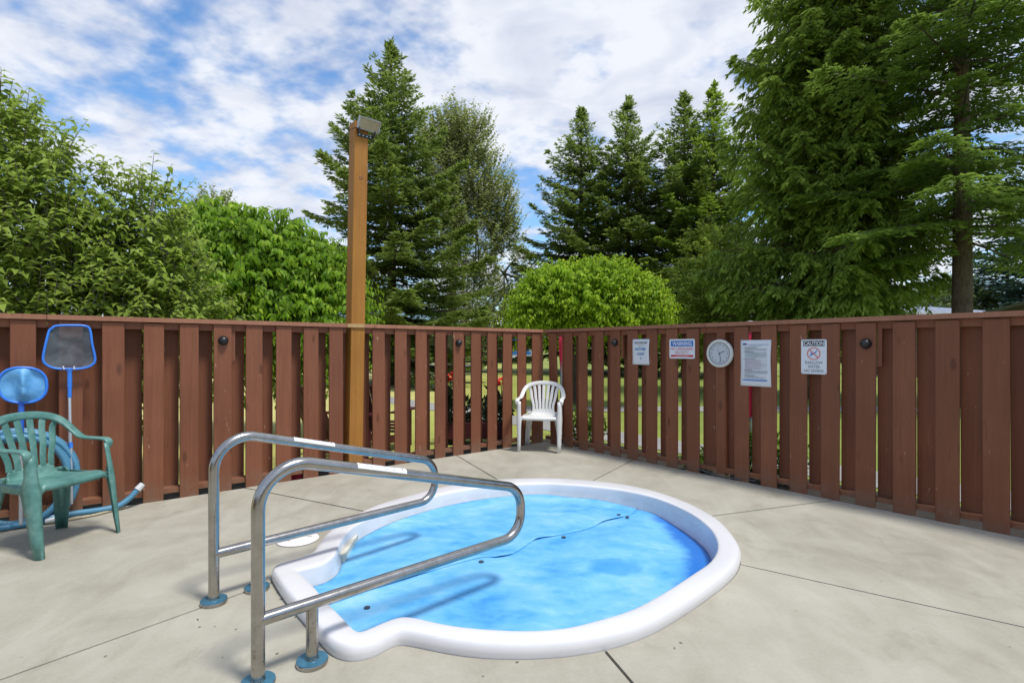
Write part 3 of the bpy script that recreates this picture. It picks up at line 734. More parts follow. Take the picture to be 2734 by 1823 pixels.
# black dome lights screwed to the boards
def on_fence(D, N, s_in, x, y, o):
    s, z = fz(x, y, D, N, o); p = off(D, N, s, o, z); return s, z, p
def frame_mat(D, N, p, right=True):
    """X along the fence to the viewer's right, Y up, Z towards the pool"""
    u = D if right else -D
    return Matrix(((u.x, 0, N.x, p.x), (u.y, 0, N.y, p.y), (0, 1, 0, p.z), (0, 0, 0, 1)))
for (x, y, D, N, rt, lb, fo) in ((596.6, 909, DL, NL, False, 'black dome light on the fence above the loops of the handrails', fl), (1225, 915.5, DL, NL, False, 'black dome light on the fence to the left of the white chair', fl),
                         (1640.5, 914.7, DR, NR, True, 'black dome light on the fence to the left of the bather load notice', fr), (2311, 917.5, DR, NR, True, 'black dome light on the fence to the right of the caution sign', fr)):
    s, z, p = on_fence(D, N, 0, x, y, .012)
    p = off(D, N, s, .0, z)
    root = thing('dome_light', p, label=lb, cat='light', group='black dome lights along the fence'); root.matrix_world = frame_mat(D, N, p, rt)
    mb = MB(); mb.lathe([(.041, .0005), (.0415, .006), (.0400, .011)], 36); mb.build('base_ring', M_BLACKP, root, 40)
    mb = MB(); mb.lathe([(.0385 * math.cos(R(a)), .0112 + .042 * math.sin(R(a))) for a in range(0, 90, 9)] + [(.0008, .0533)], 36); mb.build('dome', M_BLACKP, root, 60)
    # the mounting block behind, beside the board
    mb = MB(); mb.box((0, 0, 0), (.03, .03, .30)); o = mb.build('mounting_block', M_FENCE, fo)
    ls = s - .085 if D is DL else s + .085
    o.location = (ls, -(sl_in if D is DL else sr_in) * (.038), z - .03 + .0)

# ------------------------------------------------------------------ lamp post
def lamp_post():
    s = (hit(930, DL, NL)[0] + hit(968, DL, NL)[0]) / 2; p = off(DL, NL, s, -.073, -.1)
    root = thing('lamp_post', p, math.atan2(-DL.y, -DL.x), label='tall square orange-brown timber post with a floodlight at its top', cat='lamp post')
    root.rotation_euler = (0, R(1.05), math.atan2(-DL.y, -DL.x))
    # local x = to the viewer's right along the fence, local -y = pool side
    _, D0 = hit(950, DL, NL); top = EYE + (PHY - 328) / PXF * (D0 + .05) + .1
    mb = MB(); mb.box((0, 0, top / 2), (.146, .146, top), ch=.004); mb.build('timber', M_POST, root)
    fx = thing('floodlight', (.035, -.073, top - .045)); fx.parent = root
    fx.rotation_euler = (R(-30), 0, 0)
    # a real part: the housing mesh carries the rest
    bpy.data.objects.remove(fx)
    zk = EYE + (PHY - 472) / PXF * D0 + .1
    mb = MB(); mb.lathe([(.024, 0), (.019, .0022), (.010, .0012), (.001, .0018)], 18, Matrix.Translation((.0, -.0725, zk)) @ Matrix.Rotation(R(90), 4, 'X')); mb.build('knot', M_KNOT, root, 60)
    mb = MB(); Mh = Matrix.Translation((.055, -.135, top - .035)) @ Matrix.Rotation(R(32), 4, 'X')
    mb.box((0, .022, 0), (.215, .05, .115), Mh); h = mb.build('floodlight_housing', M_BLACKP, root)
    mb = MB()
    for c, d in (((0, -.006, .060), (.225, .012, .010)), ((0, -.006, -.052), (.225, .012, .010)), ((-.1085, -.006, .004), (.010, .012, .122)), ((.1085, -.006, .004), (.010, .012, .122))): mb.box(c, d, Mh)
    mb.box((-.1085, .02, .004), (.008, .04, .118), Mh); mb.build('bezel', M_SILVER, h)
    mb = MB(); mb.box((0, -.0035, .004), (.204, .005, .100), Mh); mb.build('lens', M_LENS, h)
    mb = MB()
    for k in range(7): mb.box((-.09 + k * .03, .058, 0), (.004, .024, .10), Mh)
    mb.build('cooling_fins', M_BLACKP, h)
    mb = MB(); mb.box((.04, -.0765, top - .135), (.17, .006, .034)); mb.box((-.044, -.105, top - .105), (.006, .06, .05)); mb.box((.124, -.105, top - .105), (.006, .06, .05)); mb.build('bracket', M_BLACKP, root)
    mb = MB()
    for k in range(4): mb.cyl((-.025 + .04 * k, -.0797, top - .135), .007, .002, 12, 'y')
    mb.build('bracket_hole', plain('pale_hole', (.6, .62, .66), .5), root)
    pts = catmull([(-.04, -.10, top - .08), (-.085, -.09, top - .085), (-.125, -.02, top - .12), (-.13, .03, top - .17), (-.073, .05, top - .19)], 8)
    mb = MB(); mb.tube(pts, .0035, 8); mb.build('cable', M_BLACKP, root, 60)
lamp_post()

# ------------------------------------------------------------------ signs
def text_mesh(txt, wd, h, name='lettering', bold=0.0, depth=.0):
    cu = bpy.data.curves.new('txt', 'FONT'); cu.body = txt; cu.size = 1; cu.align_x = 'CENTER'; cu.align_y = 'CENTER'; cu.offset = bold; cu.resolution_u = 3
    o = bpy.data.objects.new('txt', cu); C.objects.link(o); dg = bpy.context.evaluated_depsgraph_get()
    me = bpy.data.meshes.new_from_object(o.evaluated_get(dg)); bpy.data.objects.remove(o); bpy.data.curves.remove(cu)
    n = len(me.vertices); co = np.zeros(n * 3, np.float32); me.vertices.foreach_get('co', co); co = co.reshape(-1, 3)
    mn, mx = co.min(0), co.max(0); ctr = (mn + mx) / 2; co -= ctr; sx = wd / max(1e-6, mx[0] - mn[0]); sy = h / max(1e-6, mx[1] - mn[1])
    co[:, 0] *= sx; co[:, 1] *= sy; me.vertices.foreach_set('co', co.ravel()); me.update(); me.name = name; return me
def put_text(txt, x, y, wd, h, mat, parent, z=.0024, bold=.0, name='lettering'):
    o = link(name, text_mesh(txt, wd, h, name, bold), mat, parent); o.location = (x, y, z); return o
def rrect(wd, h, r, n=5):
    out = []
    for cx, cy, a0 in ((wd / 2 - r, h / 2 - r, 0), (-wd / 2 + r, h / 2 - r, 90), (-wd / 2 + r, -h / 2 + r, 180), (wd / 2 - r, -h / 2 + r, 270)):
        for k in range(n): a = R(a0 + 90 * k / (n - 1)); out.append((cx + r * math.cos(a), cy + r * math.sin(a)))
    return out
def plate(pts, z0, z1, name, mat, parent): return link(name, poly_prism(pts, z0, z1, name), mat, parent)
def rect(x, y, wd, h): return [(x - wd / 2, y - h / 2), (x + wd / 2, y - h / 2), (x + wd / 2, y + h / 2), (x - wd / 2, y + h / 2)]
def sign_root(name, x0, y0, x1, y1, o, label, cat='sign'):
    sA, tA = hit(x0, DR, NR, o); sB, tB = hit(x1, DR, NR, o); s = (sA + sB) / 2; wd = abs(sB - sA); tm = (tA + tB) / 2
    zt = EYE - (y0 - PHY) / PXF * tm; zb = EYE - (y1 - PHY) / PXF * tm; p = off(DR, NR, s, o, (zt + zb) / 2)
    root = thing(name, p, label=label, cat=cat); root.matrix_world = frame_mat(DR, NR, p); return root, wd, zt - zb
# bather load notice (thin laminated sheet, slightly curled)
def curled(wd, h, name, mat, parent, amp=.008, seed=1):
    n, m = 8, 12; V = []; F = []; rd = random.Random(seed); k1 = rd.uniform(0, 3)
    for j in range(m + 1):
        for i in range(n + 1):
            u = i / n - .5; v = j / m - .5; V.append((u * wd * (1 - .015 * math.cos(v * 6)), v * h, .003 + amp * (abs(u) * 2) ** 2 * (1 - (abs(v) * 2) ** 3) + .0012 * math.sin(v * 9 + k1)))
    F = [(j * (n + 1) + i, j * (n + 1) + i + 1, (j + 1) * (n + 1) + i + 1, (j + 1) * (n + 1) + i) for j in range(m) for i in range(n)]
    me = bpy.data.meshes.new(name); me.from_pydata(V, [], F); me.update(); smooth(me); o = link(name, me, mat, parent)
    md = o.modifiers.new('t', 'SOLIDIFY'); md.thickness = .0008; md.offset = -1; return o
r_, W, H_ = sign_root('notice', 1690, 905.3, 1734, 973.3, .0005, 'curled white paper notice reading MAXIMUM BATHER LOAD 7')
curled(W, H_, 'paper', M_PAPER, r_, .006)
put_text('MAXIMUM', 0, H_ * .36, W * .76, H_ * .085, M_SGREY, r_, .0082, .025); put_text('HOT TUB', 0, H_ * .245, W * .30, H_ * .045, M_PRINT, r_, .0075)
put_text('BATHER', 0, H_ * .115, W * .64, H_ * .105, M_SLBLUE, r_, .0080, .03); put_text('LOAD', 0, -H_ * .075, W * .42, H_ * .10, M_SLBLUE, r_, .0078, .03); put_text('7', 0, -H_ * .27, W * .09, H_ * .10, M_SBLUE, r_, .0072, .02)
# warning sign
r_, W, H_ = sign_root('warning_sign', 1787.5, 905, 1855.5, 957, .002, 'white, blue and red sign reading WARNING NO LIFEGUARD ON DUTY', )
plate(rrect(W, H_, .012), 0, .0022, 'panel', M_SIGNW, r_)
o = plate(rect(0, H_ * .27, W * .88, H_ * .29), .0022, .0028, 'header', M_SBLUE, r_); put_text('WARNING', 0, 0, W * .75, H_ * .195, M_SIGNW, o, 0, .02).location = (0, H_ * .27, .0032)
put_text('NO LIFEGUARD', 0, .0, W * .89, H_ * .155, M_SRED, r_, .0030, .0).location.y = 0 + H_ * .005; put_text('ON DUTY', 0, -H_ * .185, W * .54, H_ * .150, M_SRED, r_, .0030, .0)
o = plate(rect(0, -H_ * .365, W * .88, H_ * .105), .0022, .0028, 'footer', M_SRED, r_)
mb = MB(); rd = random.Random(4); x = -W * .25
while x < W * .25: q = rd.uniform(.003, .008); mb.box((x + q / 2, -H_ * .368, .0031), (q, H_ * .035, .0004)); x += q + .0016
mb.build('small_print', plain('pale_print', (.70, .40, .42), .5), o)
mb = MB()
for sx in (-1, 1):
    for sy in (-1, 1): mb.cyl((sx * W * .47, sy * H_ * .455, .0022), .004, .001, 10)
mb.build('screw_head', M_SGREY, r_)
# caution sign
r_, W, H_ = sign_root('caution_sign', 2139.3, 906, 2207.5, 998.5, .002, 'tall white sign reading CAUTION SHALLOW WATER NO DIVING with a crossed-out diver')
plate(rrect(W, H_, .012), 0, .0022, 'panel', M_SIGNW, r_)
mb = MB();
o = plate(rect(0, H_ * .385, W * .83, H_ * .155), .0022, .0028, 'header', M_SBLK, r_); put_text('CAUTION', 0, 0, W * .78, H_ * .115, M_SIGNW, o, 0, .02).location = (0, H_ * .385, .0032)
for k, (tx, wf) in enumerate((('SHALLOW', .70), ('WATER', .48), ('NO DIVING', .76))): put_text(tx, 0, -H_ * (.165 + .12 * k), W * wf, H_ * .085, M_SGREY, r_, .0030, .02)
pale_red = plain('symbol_red', (.62, .17, .14), .5); cy = H_ * .09; ra = W * .265
V = []; n = 48
for i in range(n):
    a = 2 * math.pi * i / n
    for q in (ra, ra * .84): V.append((q * math.cos(a), cy + q * math.sin(a), .0036))
F = [(2 * i, 2 * ((i + 1) % n), 2 * ((i + 1) % n) + 1, 2 * i + 1) for i in range(n)]
b = len(V); dx, dy = math.cos(R(-45)), math.sin(R(-45)); t_ = .0045
V += [(-dx * ra * .9 - dy * t_, cy - dy * ra * .9 + dx * t_, .0036), (-dx * ra * .9 + dy * t_, cy - dy * ra * .9 - dx * t_, .0036), (dx * ra * .9 + dy * t_, cy + dy * ra * .9 - dx * t_, .0036), (dx * ra * .9 - dy * t_, cy + dy * ra * .9 + dx * t_, .0036)]
F.append((b, b + 1, b + 2, b + 3)); me = bpy.data.meshes.new('prohibition_ring'); me.from_pydata(V, [], F); me.update(); link('prohibition_ring', me, pale_red, r_)
def blob(pts, z, name, mat, parent): link(name, poly_prism([(x * ra, cy + y * ra) for x, y in pts], z - .0003, z, name), mat, parent)
blob([(.55, .62), (.47, .60), (.15, .18), (-.15, .05), (-.45, .14), (-.55, .04), (-.30, -.06), (-.52, -.22), (-.60, -.42), (-.50, -.44), (-.30, -.24), (-.05, -.15), (.22, .02), (.44, .30)], .0032, 'diver_figure', M_SBLUE, r_)
mb = MB()
for sx in (-1, 1):
    for sy in (-1, 1): mb.cyl((sx * W * .45, sy * H_ * .465, .0022), .004, .001, 10)
mb.build('screw_head', M_SGREY, r_)
# rules sheet
r_, W, H_ = sign_root('rules_poster', 1978.5, 907.5, 2059, 1031, .0005, 'laminated white sheet of small printed rules between the clock and the caution sign', 'poster')
curled(W, H_, 'paper', M_PAPER, r_, .004, 3)
Z_ = .0080
put_text('HOT TUB HEALTH & SAFETY RULES', W * .06, H_ * .400, W * .74, H_ * .018, M_SBLUE, r_, Z_, .01)
mb = MB(); mb.box((-W * .36, H_ * .412, Z_), (W * .12, H_ * .034, .0004)); mb.build('logo', plain('navy_print', (.04, .05, .16), .5), r_)
mb = MB(); mb.box((0, H_ * .374, Z_ - .0012), (W * .42, H_ * .006, .0003)); mb.box((0, 0, .001), (.001, .001, .0003)); mb.build('subtitle', M_PRINT, r_)
rd = random.Random(9)
def para(y0, n, x0, mat, name, wds):
    mb = MB()
    for k in range(n):
        x = x0; end = W * wds[k % len(wds)]
        while x < end - .003:
            q = min(rd.uniform(.004, .013), end - x)
            if q > .002: mb.box((x + q / 2, y0 - k * H_ * .0148, Z_ - .0004), (q, H_ * .0075, .0003))
            x += q + .0022
    mb.build(name, mat, r_)
xl = -W * .36
for y0, wd_ in ((.338, .06), (.245, -.05), (.092, .0), (-.150, -.12), (-.272, -.03)):
    mb = MB(); mb.box(((-W * .40 + W * wd_) / 2, H_ * y0, Z_ - .0003), (W * (wd_ + .40), H_ * .011, .0003)); mb.build('heading', M_SGREY, r_)
for (yc, hh, mat) in ((.174, .115, M_PGREEN), (-.028, .20, M_PPINK)):
    mb = MB(); mb.box((-W * .09 if mat is M_PPINK else 0, H_ * yc, Z_ - .0010), (W * (.52 if mat is M_PPINK else .70), H_ * hh, .0003)); mb.build('tinted_panel', mat, r_)
para(H_ * .322, 5, xl, M_PRINT, 'paragraph', [-.05, .39, .38, .36, -.2]); para(H_ * .228, 8, xl, M_PRINT, 'paragraph', [.39, .37, .10, .40, .39, .25, .06, .38]); para(H_ * .074, 14, xl, M_PRINT, 'paragraph', [-.2, .38, .10, -.05, .36, .1, .22, .39]); para(-H_ * .166, 6, xl, M_PRINT, 'paragraph', [.39, .40, .39, .38, .3, -.2]); para(-H_ * .29, 3, xl, M_PRINT, 'paragraph', [.1, .3, .34])
mb = MB(); mb.box((-W * .02, -H_ * .368, Z_ - .0004), (W * .80, H_ * .030, .0004)); mb.build('blue_footer', M_SLBLUE, r_)
# clock
def clock():
    s, t = hit(1920, DR, NR, .02); z = EYE - (943.3 - PHY) / PXF * t; p = off(DR, NR, s, .0005, z)
    root = thing('wall_clock', p, label='round white-rimmed analogue wall clock hung on a fence post between two signs', cat='clock'); root.matrix_world = frame_mat(DR, NR, p)
    Rr = 37.6 * t / PXF
    mb = MB(); mb.lathe([(Rr * .93, -.017), (Rr, .000), (Rr, .014), (Rr * .965, .023), (Rr * .90, .028), (Rr * .83, .026), (Rr * .79, .018), (Rr * .775, .012)], 64); mb.build('rim', M_CLOCKR, root, 50)
    mb = MB(); mb.lathe([(Rr * .785, .0122), (Rr * .785, .0200), (Rr * .765, .0200), (Rr * .765, .0125)], 64); mb.build('inner_ring', M_SGREY, root)
    mb = MB(); mb.cyl((0, 0, .0125), Rr * .77, .001, 64); mb.build('dial', M_CLOCKF, root)
    for k in range(1, 13):
        a = R(90 - 30 * k); put_text(str(k), .60 * Rr * math.cos(a), .60 * Rr * math.sin(a), Rr * (.10 if k < 10 else .17) * (.35 if k == 1 else 1), Rr * .17, M_SGREY, root, .0142, 0, 'numeral')
    mb = MB()
    for k in range(60):
        a = R(6 * k); M = Matrix.Rotation(a, 4, 'Z'); mb.box((Rr * .72, 0, .0138), (Rr * .03, .0012, .0003), M)
    mb.build('minute_marks', M_SGREY, root)
    def hand(ang, ln, wd, zz, mat, back=.06):
        M = Matrix.Rotation(R(90 - ang), 4, 'Z'); m2 = MB(); m2.box(((ln - back * Rr) / 2, 0, zz), (ln + back * Rr, wd, .0008), M); m2.build('hand', mat, root)
    hand(66, Rr * .40, .0052, .0155, M_SBLK); hand(168, Rr * .64, .0038, .0165, M_SBLK); hand(334, Rr * .40, .0018, .0175, M_SGREY, .1)
    put_text('QUARTZ', 0, Rr * .34, Rr * .27, Rr * .045, M_PRINT, root, .0142, 0, 'dial_print')
    mb = MB(); mb.cyl((0, 0, .0137), .005, .005, 16); mb.build('pin', M_SBLK, root)
clock()

# ------------------------------------------------------------------ monobloc chairs
def loft(rows, name, mat, parent, th=.005, sm=50, off_=0):
    n = len(rows[0]); V = [tuple(p) for r in rows for p in r]; F = [(k * n + i, k * n + i + 1, (k + 1) * n + i + 1, (k + 1) * n + i) for k in range(len(rows) - 1) for i in range(n - 1)]
    me = bpy.data.meshes.new(name); me.from_pydata(V, [], F); me.update(); smooth(me, sm); o = link(name, me, mat, parent)
    if th: md = o.modifiers.new('thickness', 'SOLIDIFY'); md.thickness = th; md.offset = off_
    return o
def ribbon(path, wdir, wds, th, name, mat, parent, crown=.003):
    """a bar of elliptical-box section following a path; wdir = width direction per point"""
    P = [np.array(tuple(p), float) for p in path]; T = np.gradient(np.array(P), axis=0); V = []; F = []; n = 10
    for i, p in enumerate(P):
        t = T[i] / np.linalg.norm(T[i]); wv = np.array(wdir[i] if isinstance(wdir, list) else wdir, float); wv = wv - t * wv.dot(t); wv /= np.linalg.norm(wv); u = np.cross(t, wv)
        for k in range(n):
            a = 2 * math.pi * k / n; ca, sa = math.cos(a), math.sin(a)
            sx = math.copysign(abs(ca) ** .55, ca); sy = math.copysign(abs(sa) ** .55, sa); V.append(tuple(p + wv * sx * wds[i] / 2 + u * sy * th / 2))
    F = [(i * n + k, i * n + (k + 1) % n, (i + 1) * n + (k + 1) % n, (i + 1) * n + k) for i in range(len(P) - 1) for k in range(n)] + [tuple(range(n)), tuple(range((len(P) - 1) * n, len(P) * n))]
    me = bpy.data.meshes.new(name); me.from_pydata(V, [], F); bm = bmesh.new(); bm.from_mesh(me); bmesh.ops.recalc_face_normals(bm, faces=bm.faces); bm.to_mesh(me); bm.free(); smooth(me, 60); return link(name, me, mat, parent)
def chair(loc, rz, mat, nslat, label, rake=0.0, leg=1.0):
    root = thing('plastic_chair', loc, rz, label=label, cat='chair')
    # seat: front lip -> seat -> rises into the back plate
    rows = []; prof = [(-.232, .382), (-.236, .400), (-.228, .416), (-.205, .4235), (-.15, .4215), (-.08, .415), (0, .408), (.08, .404), (.135, .405), (.165, .414), (.178, .432), (.184, .455), (.188, .478)]
    for j, (y, z) in enumerate(prof):
        hw = .226 if y < -.1 else .226 - (y + .1) * .16; hw = (hw if j < 9 else .16 - (j - 9) * .008) * (1 - rake * (1.4 if j < 7 else .5)); y = y + rake * .62 * max(0, min(1, (.1 - y) / .3))
        row = []
        for i in range(-9, 10):
            u = i / 9; e = abs(u); zz = z; x = u * hw; 
            if j < 9: zz += .010 * e ** 4 - (.030 if e > .999 else 0); x = u * hw if e < .999 else math.copysign(hw + .004, u)
            row.append((x, y + .006 * e * e * (1 if j < 4 else 0), zz))
        rows.append(row)
    loft(rows, 'seat', mat, root, .006)
    # arch frame and arms, one bar
    half = [(.262, -.205, .575), (.2685, -.212, .605), (.268, -.195, .625), (.267, -.15, .632), (.266, -.05, .632), (.266, .05, .634), (.266, .105, .645), (.258, .15, .680), (.243, .19, .722), (.213, .222, .760), (.165, .243, .786), (.09, .257, .802)]
    half = [(x * (1 - rake * .9), y + rake * max(0, min(1, (.1 - y) / .3)), z) for x, y, z in half]
    path = half + [(0, .262, .807)] + [(-x, y, z) for x, y, z in reversed(half)]
    wh = [.045, .05, .052, .054, .054, .054, .054, .053, .052, .052, .052, .052, .052]; wds = wh + wh[-2::-1]
    # width direction: sideways on the arms, up the arch plane higher up
    dirs = []
    for x, y, z in path:
        f = min(1, max(0, (z - .64) / .09)); d = Vector((1, 0, 0)) * (1 - f) * (1 if x >= 0 else -1)
        rad = Vector((x * 1.0, .05, max(.02, z - .60))).normalized(); dirs.append(tuple(d + rad * f))
    pp = catmull(path, 4); ww = [float(np.interp(i / 4, range(len(wds)), wds)) for i in range(len(pp))]
    dd = [tuple(np.array([np.interp(i / 4, range(len(dirs)), [q[c] for q in dirs]) for c in range(3)])) for i in range(len(pp))]
    ribbon(pp, dd, ww, .019, 'arm_frame', mat, root)
    # slats, fanning out towards the arch
    for k in range(nslat):
        u = (k - (nslat - 1) / 2) / ((nslat - 1) / 2); xb = u * .125; xt = u * .192; zt = float(np.interp(abs(xt), [0, .09, .165, .213], [.806, .801, .785, .760])); yt = float(np.interp(abs(xt), [0, .09, .165, .213], [.26, .255, .242, .222]))
        pts = [(xb, .186, .468), (xb * 1.02, .194, .53), (xb * 1.08 + (xt - xb) * .25, .212, .62), (xb + (xt - xb) * .62, .236, .71), (xt, yt, zt - .012)]
        p2 = catmull(pts, 4); wv = .235 / nslat; ribbon(p2, (1, 0, 0), [wv * (1 + .12 * i / len(p2)) for i in range(len(p2))], .009, 'back_slat', mat, root)
    # lower crosspiece of the back, legs
    for sx in (-1, 1):
        rows = []
        for z, cx, cy, wf, ws in ((.608, .268, -.216, .045, .050), (.56, .268, -.222, .047, .047), (.48, .270, -.228, .050, .055), (.425, .271, -.233, .054, .085), (.385, .271, -.236, .062, .105), (.33, .270, -.238, .055, .094), (.22, .266, -.240, .048, .076), (.10, .262, -.243, .042, .066), (.0, .258, -.246, .036, .050)):
            r = .02; cy += rake * z / .6; cx *= 1 - rake * .9 * z / .6; wf *= leg; ws *= leg
            rows.append([(sx * (cx - wf), cy, z), (sx * (cx - wf * .6), cy, z), (sx * (cx - r), cy, z), (sx * (cx - r * .35), cy + r * .25, z), (sx * cx, cy + r, z), (sx * (cx + .001), cy + ws * .6, z), (sx * cx, cy + ws, z)])
        loft(rows, 'leg', mat, root, .006)
        rows = []
        for z, cx, cy, wf, ws in ((.440, .190, .186, .055, .03), (.415, .198, .192, .075, .06), (.37, .203, .198, .070, .075), (.25, .214, .214, .060, .068), (.12, .226, .230, .050, .058), (.0, .236, .244, .040, .048)):
            r = .018
            rows.append([(sx * (cx - wf), cy, z), (sx * (cx - wf * .5), cy, z), (sx * (cx - r), cy, z), (sx * (cx - r * .3), cy - r * .3, z), (sx * cx, cy - r, z), (sx * cx, cy - ws * .6, z), (sx * cx, cy - ws, z)])
        loft(rows, 'leg', mat, root, .006)
        # side apron tying seat to the legs
        rows = [[(sx * (x_ * (1 - rake * 1.3)), y_ + rake * .62 * max(0, min(1, (.1 - y_) / .3)), z_) for x_, y_, z_ in q] for q in [[(.224, y, .412 + .004), (.236, y, .410), (.262 - (y + .22) * .12, y, .398), (.268 - (y + .22) * .13, y, .365 + abs(y) * .02)] for y in (-.225, -.16, -.08, 0, .08, .15, .19)]]
        loft(rows, 'side_apron', mat, root, .005)
    return root
chair((.365, 6.62, 0), R(-10.5), M_WHITEP, 7, 'clean white moulded plastic armchair in the corner of the fences')
chair((-2.965, 3.44, 0), R(77), M_GREENP, 6, 'faded green moulded plastic armchair beside the coiled hose', .065, .86)

# ------------------------------------------------------------------ skimmer nets, hose, rope by the left fence
def LP(x, y, o=.03):
    s, z = fz(x, y, DL, NL, o); return off(DL, NL, s, o, z)
def nets():
    fr_px = [(137, 878), (150, 870), (188, 868.5), (226, 870), (240, 880), (246, 918), (254, 958), (246, 974), (222, 983), (186, 985), (146, 983), (122, 972), (115, 956), (122, 918), (131, 884)]
    base = LP(186, 985, .06)
    root = thing('leaf_skimmer_net', base, label='flat leaf skimmer net with a blue frame leaning on the fence', cat='pool net')
    P = [LP(x, y, .05 if y < 900 else .06) - base for x, y in fr_px]; ring = catmull(P, 6, True)
    ring2 = ring + [ring[0], ring[1]]
    mb = MB(); mb.tube(ring2, .0085, 10, False); mb.build('frame', M_BLUEP, root, 60)
    c = sum((Vector(tuple(p)) for p in ring), Vector()) / len(ring); V = []; n = len(ring); K = 8
    for k in range(K + 1):
        for p in ring: q = c.lerp(Vector(tuple(p)), k / K); q = q - NL * (.030 * (1 - (k / K) ** 2)) ; q = q + NL * .004 * math.sin(q.z * 60 + q.x * 25) * (1 - k / K); V.append(tuple(q))
    F = [(k * n + i, k * n + (i + 1) % n, (k + 1) * n + (i + 1) % n, (k + 1) * n + i) for k in range(K) for i in range(n)]
    me = bpy.data.meshes.new('mesh_netting'); me.from_pydata(V, [], F); me.update(); smooth(me)
    t = NT('grey_netting'); v = t.co(); a = t.noise(v, 9, 4, .6, 1.0)
    t.set(Base_Color=t.ramp(a, [(.3, (.05, .07, .09)), (.7, (.14, .18, .20))]), Roughness=.8, Alpha=.62); link('mesh_netting', me, t.m, root)
    def pole(a, b, r0, r1, name, mat): m2 = MB(); m2.tube([a, b], [r0, r1], 18); m2.build(name, mat, root, 60)
    p0 = LP(185, 984, .06) - base; p1 = LP(186, 1000, .062) - base; p2 = LP(186, 1034, .066) - base; p3 = LP(186, 1061, .07) - base; p4 = LP(188, 1180, .12) - base; p5 = LP(190, 1195, .125) - base; p6 = LP(191, 1345, .19) - base
    m2 = MB(); m2.tube([p0, p0.lerp(p1, .6), p1], [.022, .014, .0145], 16); m2.build('socket', M_BLUEP, root, 60)
    pole(p1, p2, .0145, .0145, 'handle', M_BLUEP); pole(p2, p3, .0125, .0125, 'handle', M_BLUEP); pole(p3, p4, .0105, .0105, 'pole', M_ALU); pole(p4, p5, .0125, .0125, 'pole_clamp', M_BLUEP); pole(p5, p6, .0095, .0095, 'pole', M_ALU)
    for x in (168, 198):
        a = LP(x, 977, .075) - base; b = LP(x + (3 if x < 180 else 0), 986, .075) - base; m2 = MB(); m2.tube([a, b], .0042, 8); m2.build('clip', M_WHITEP, root, 60)
    # deep bag net
    base = LP(58, 1075, .08)
    root = thing('leaf_rake_net', base, label='round blue leaf net with a bunched bag, left of the flat net', cat='pool net')
    cpx, cpy, rx, ry = 60, 1028, 65, 47; ring = []
    for i in range(40):
        a = 2 * math.pi * i / 40; ca, sa = math.cos(a), math.sin(a); x = cpx + rx * math.copysign(abs(ca) ** .85, ca); y = cpy + ry * math.copysign(abs(sa) ** .8, sa); ring.append(LP(x, y, .09) - base)
    mb = MB(); mb.tube(ring + ring[:2], .009, 10, False); mb.build('frame', M_BLUEP, root, 60)
    c = LP(62, 1032, .11) - base; n = 40; K = 12; V = []
    for k in range(K + 1):
        for i, p in enumerate(ring):
            q = c.lerp(p, k / K); e = 1 - k / K; a = 2 * math.pi * i / 40
            w_ = math.sin(math.pi * k / K); xx = (q - c).dot(-DL); zz_ = (q - c).z; fold = (math.sin(xx * 34 + zz_ * 14 + 1) * .010 + math.sin(xx * 12 - zz_ * 30) * .007) * w_
            bunch = .055 * math.exp(-((q - c).dot(-DL) / .028) ** 2) * (1 - (k / K) ** 3); V.append(tuple(q + NL * (fold + bunch - .018 * e)))
    F = [(k * n + i, k * n + (i + 1) % n, (k + 1) * n + (i + 1) % n, (k + 1) * n + i) for k in range(K) for i in range(n)]
    t = NT('blue_netting'); v = t.co(); a = t.noise(v, 12, 4, .6, 1.0)
    t.set(Base_Color=t.ramp(a, [(.3, (.07, .27, .56)), (.7, (.16, .44, .72))]), Roughness=.55, Alpha=.97)
    me = bpy.data.meshes.new('net_bag'); me.from_pydata(V, [], F); me.update(); smooth(me); link('net_bag', me, t.m, root)
    m2 = MB(); m2.tube([LP(57, 1072, .085) - base, LP(56, 1160, .12) - base], .017, 16); m2.build('handle', plain('deep_blue_plastic', (.02, .11, .52), .35), root, 60)
    m2 = MB(); m2.tube([LP(56, 1160, .12) - base, LP(56, 1400, .20) - base], .013, 16); m2.build('pole', M_ALU, root, 60)
nets()
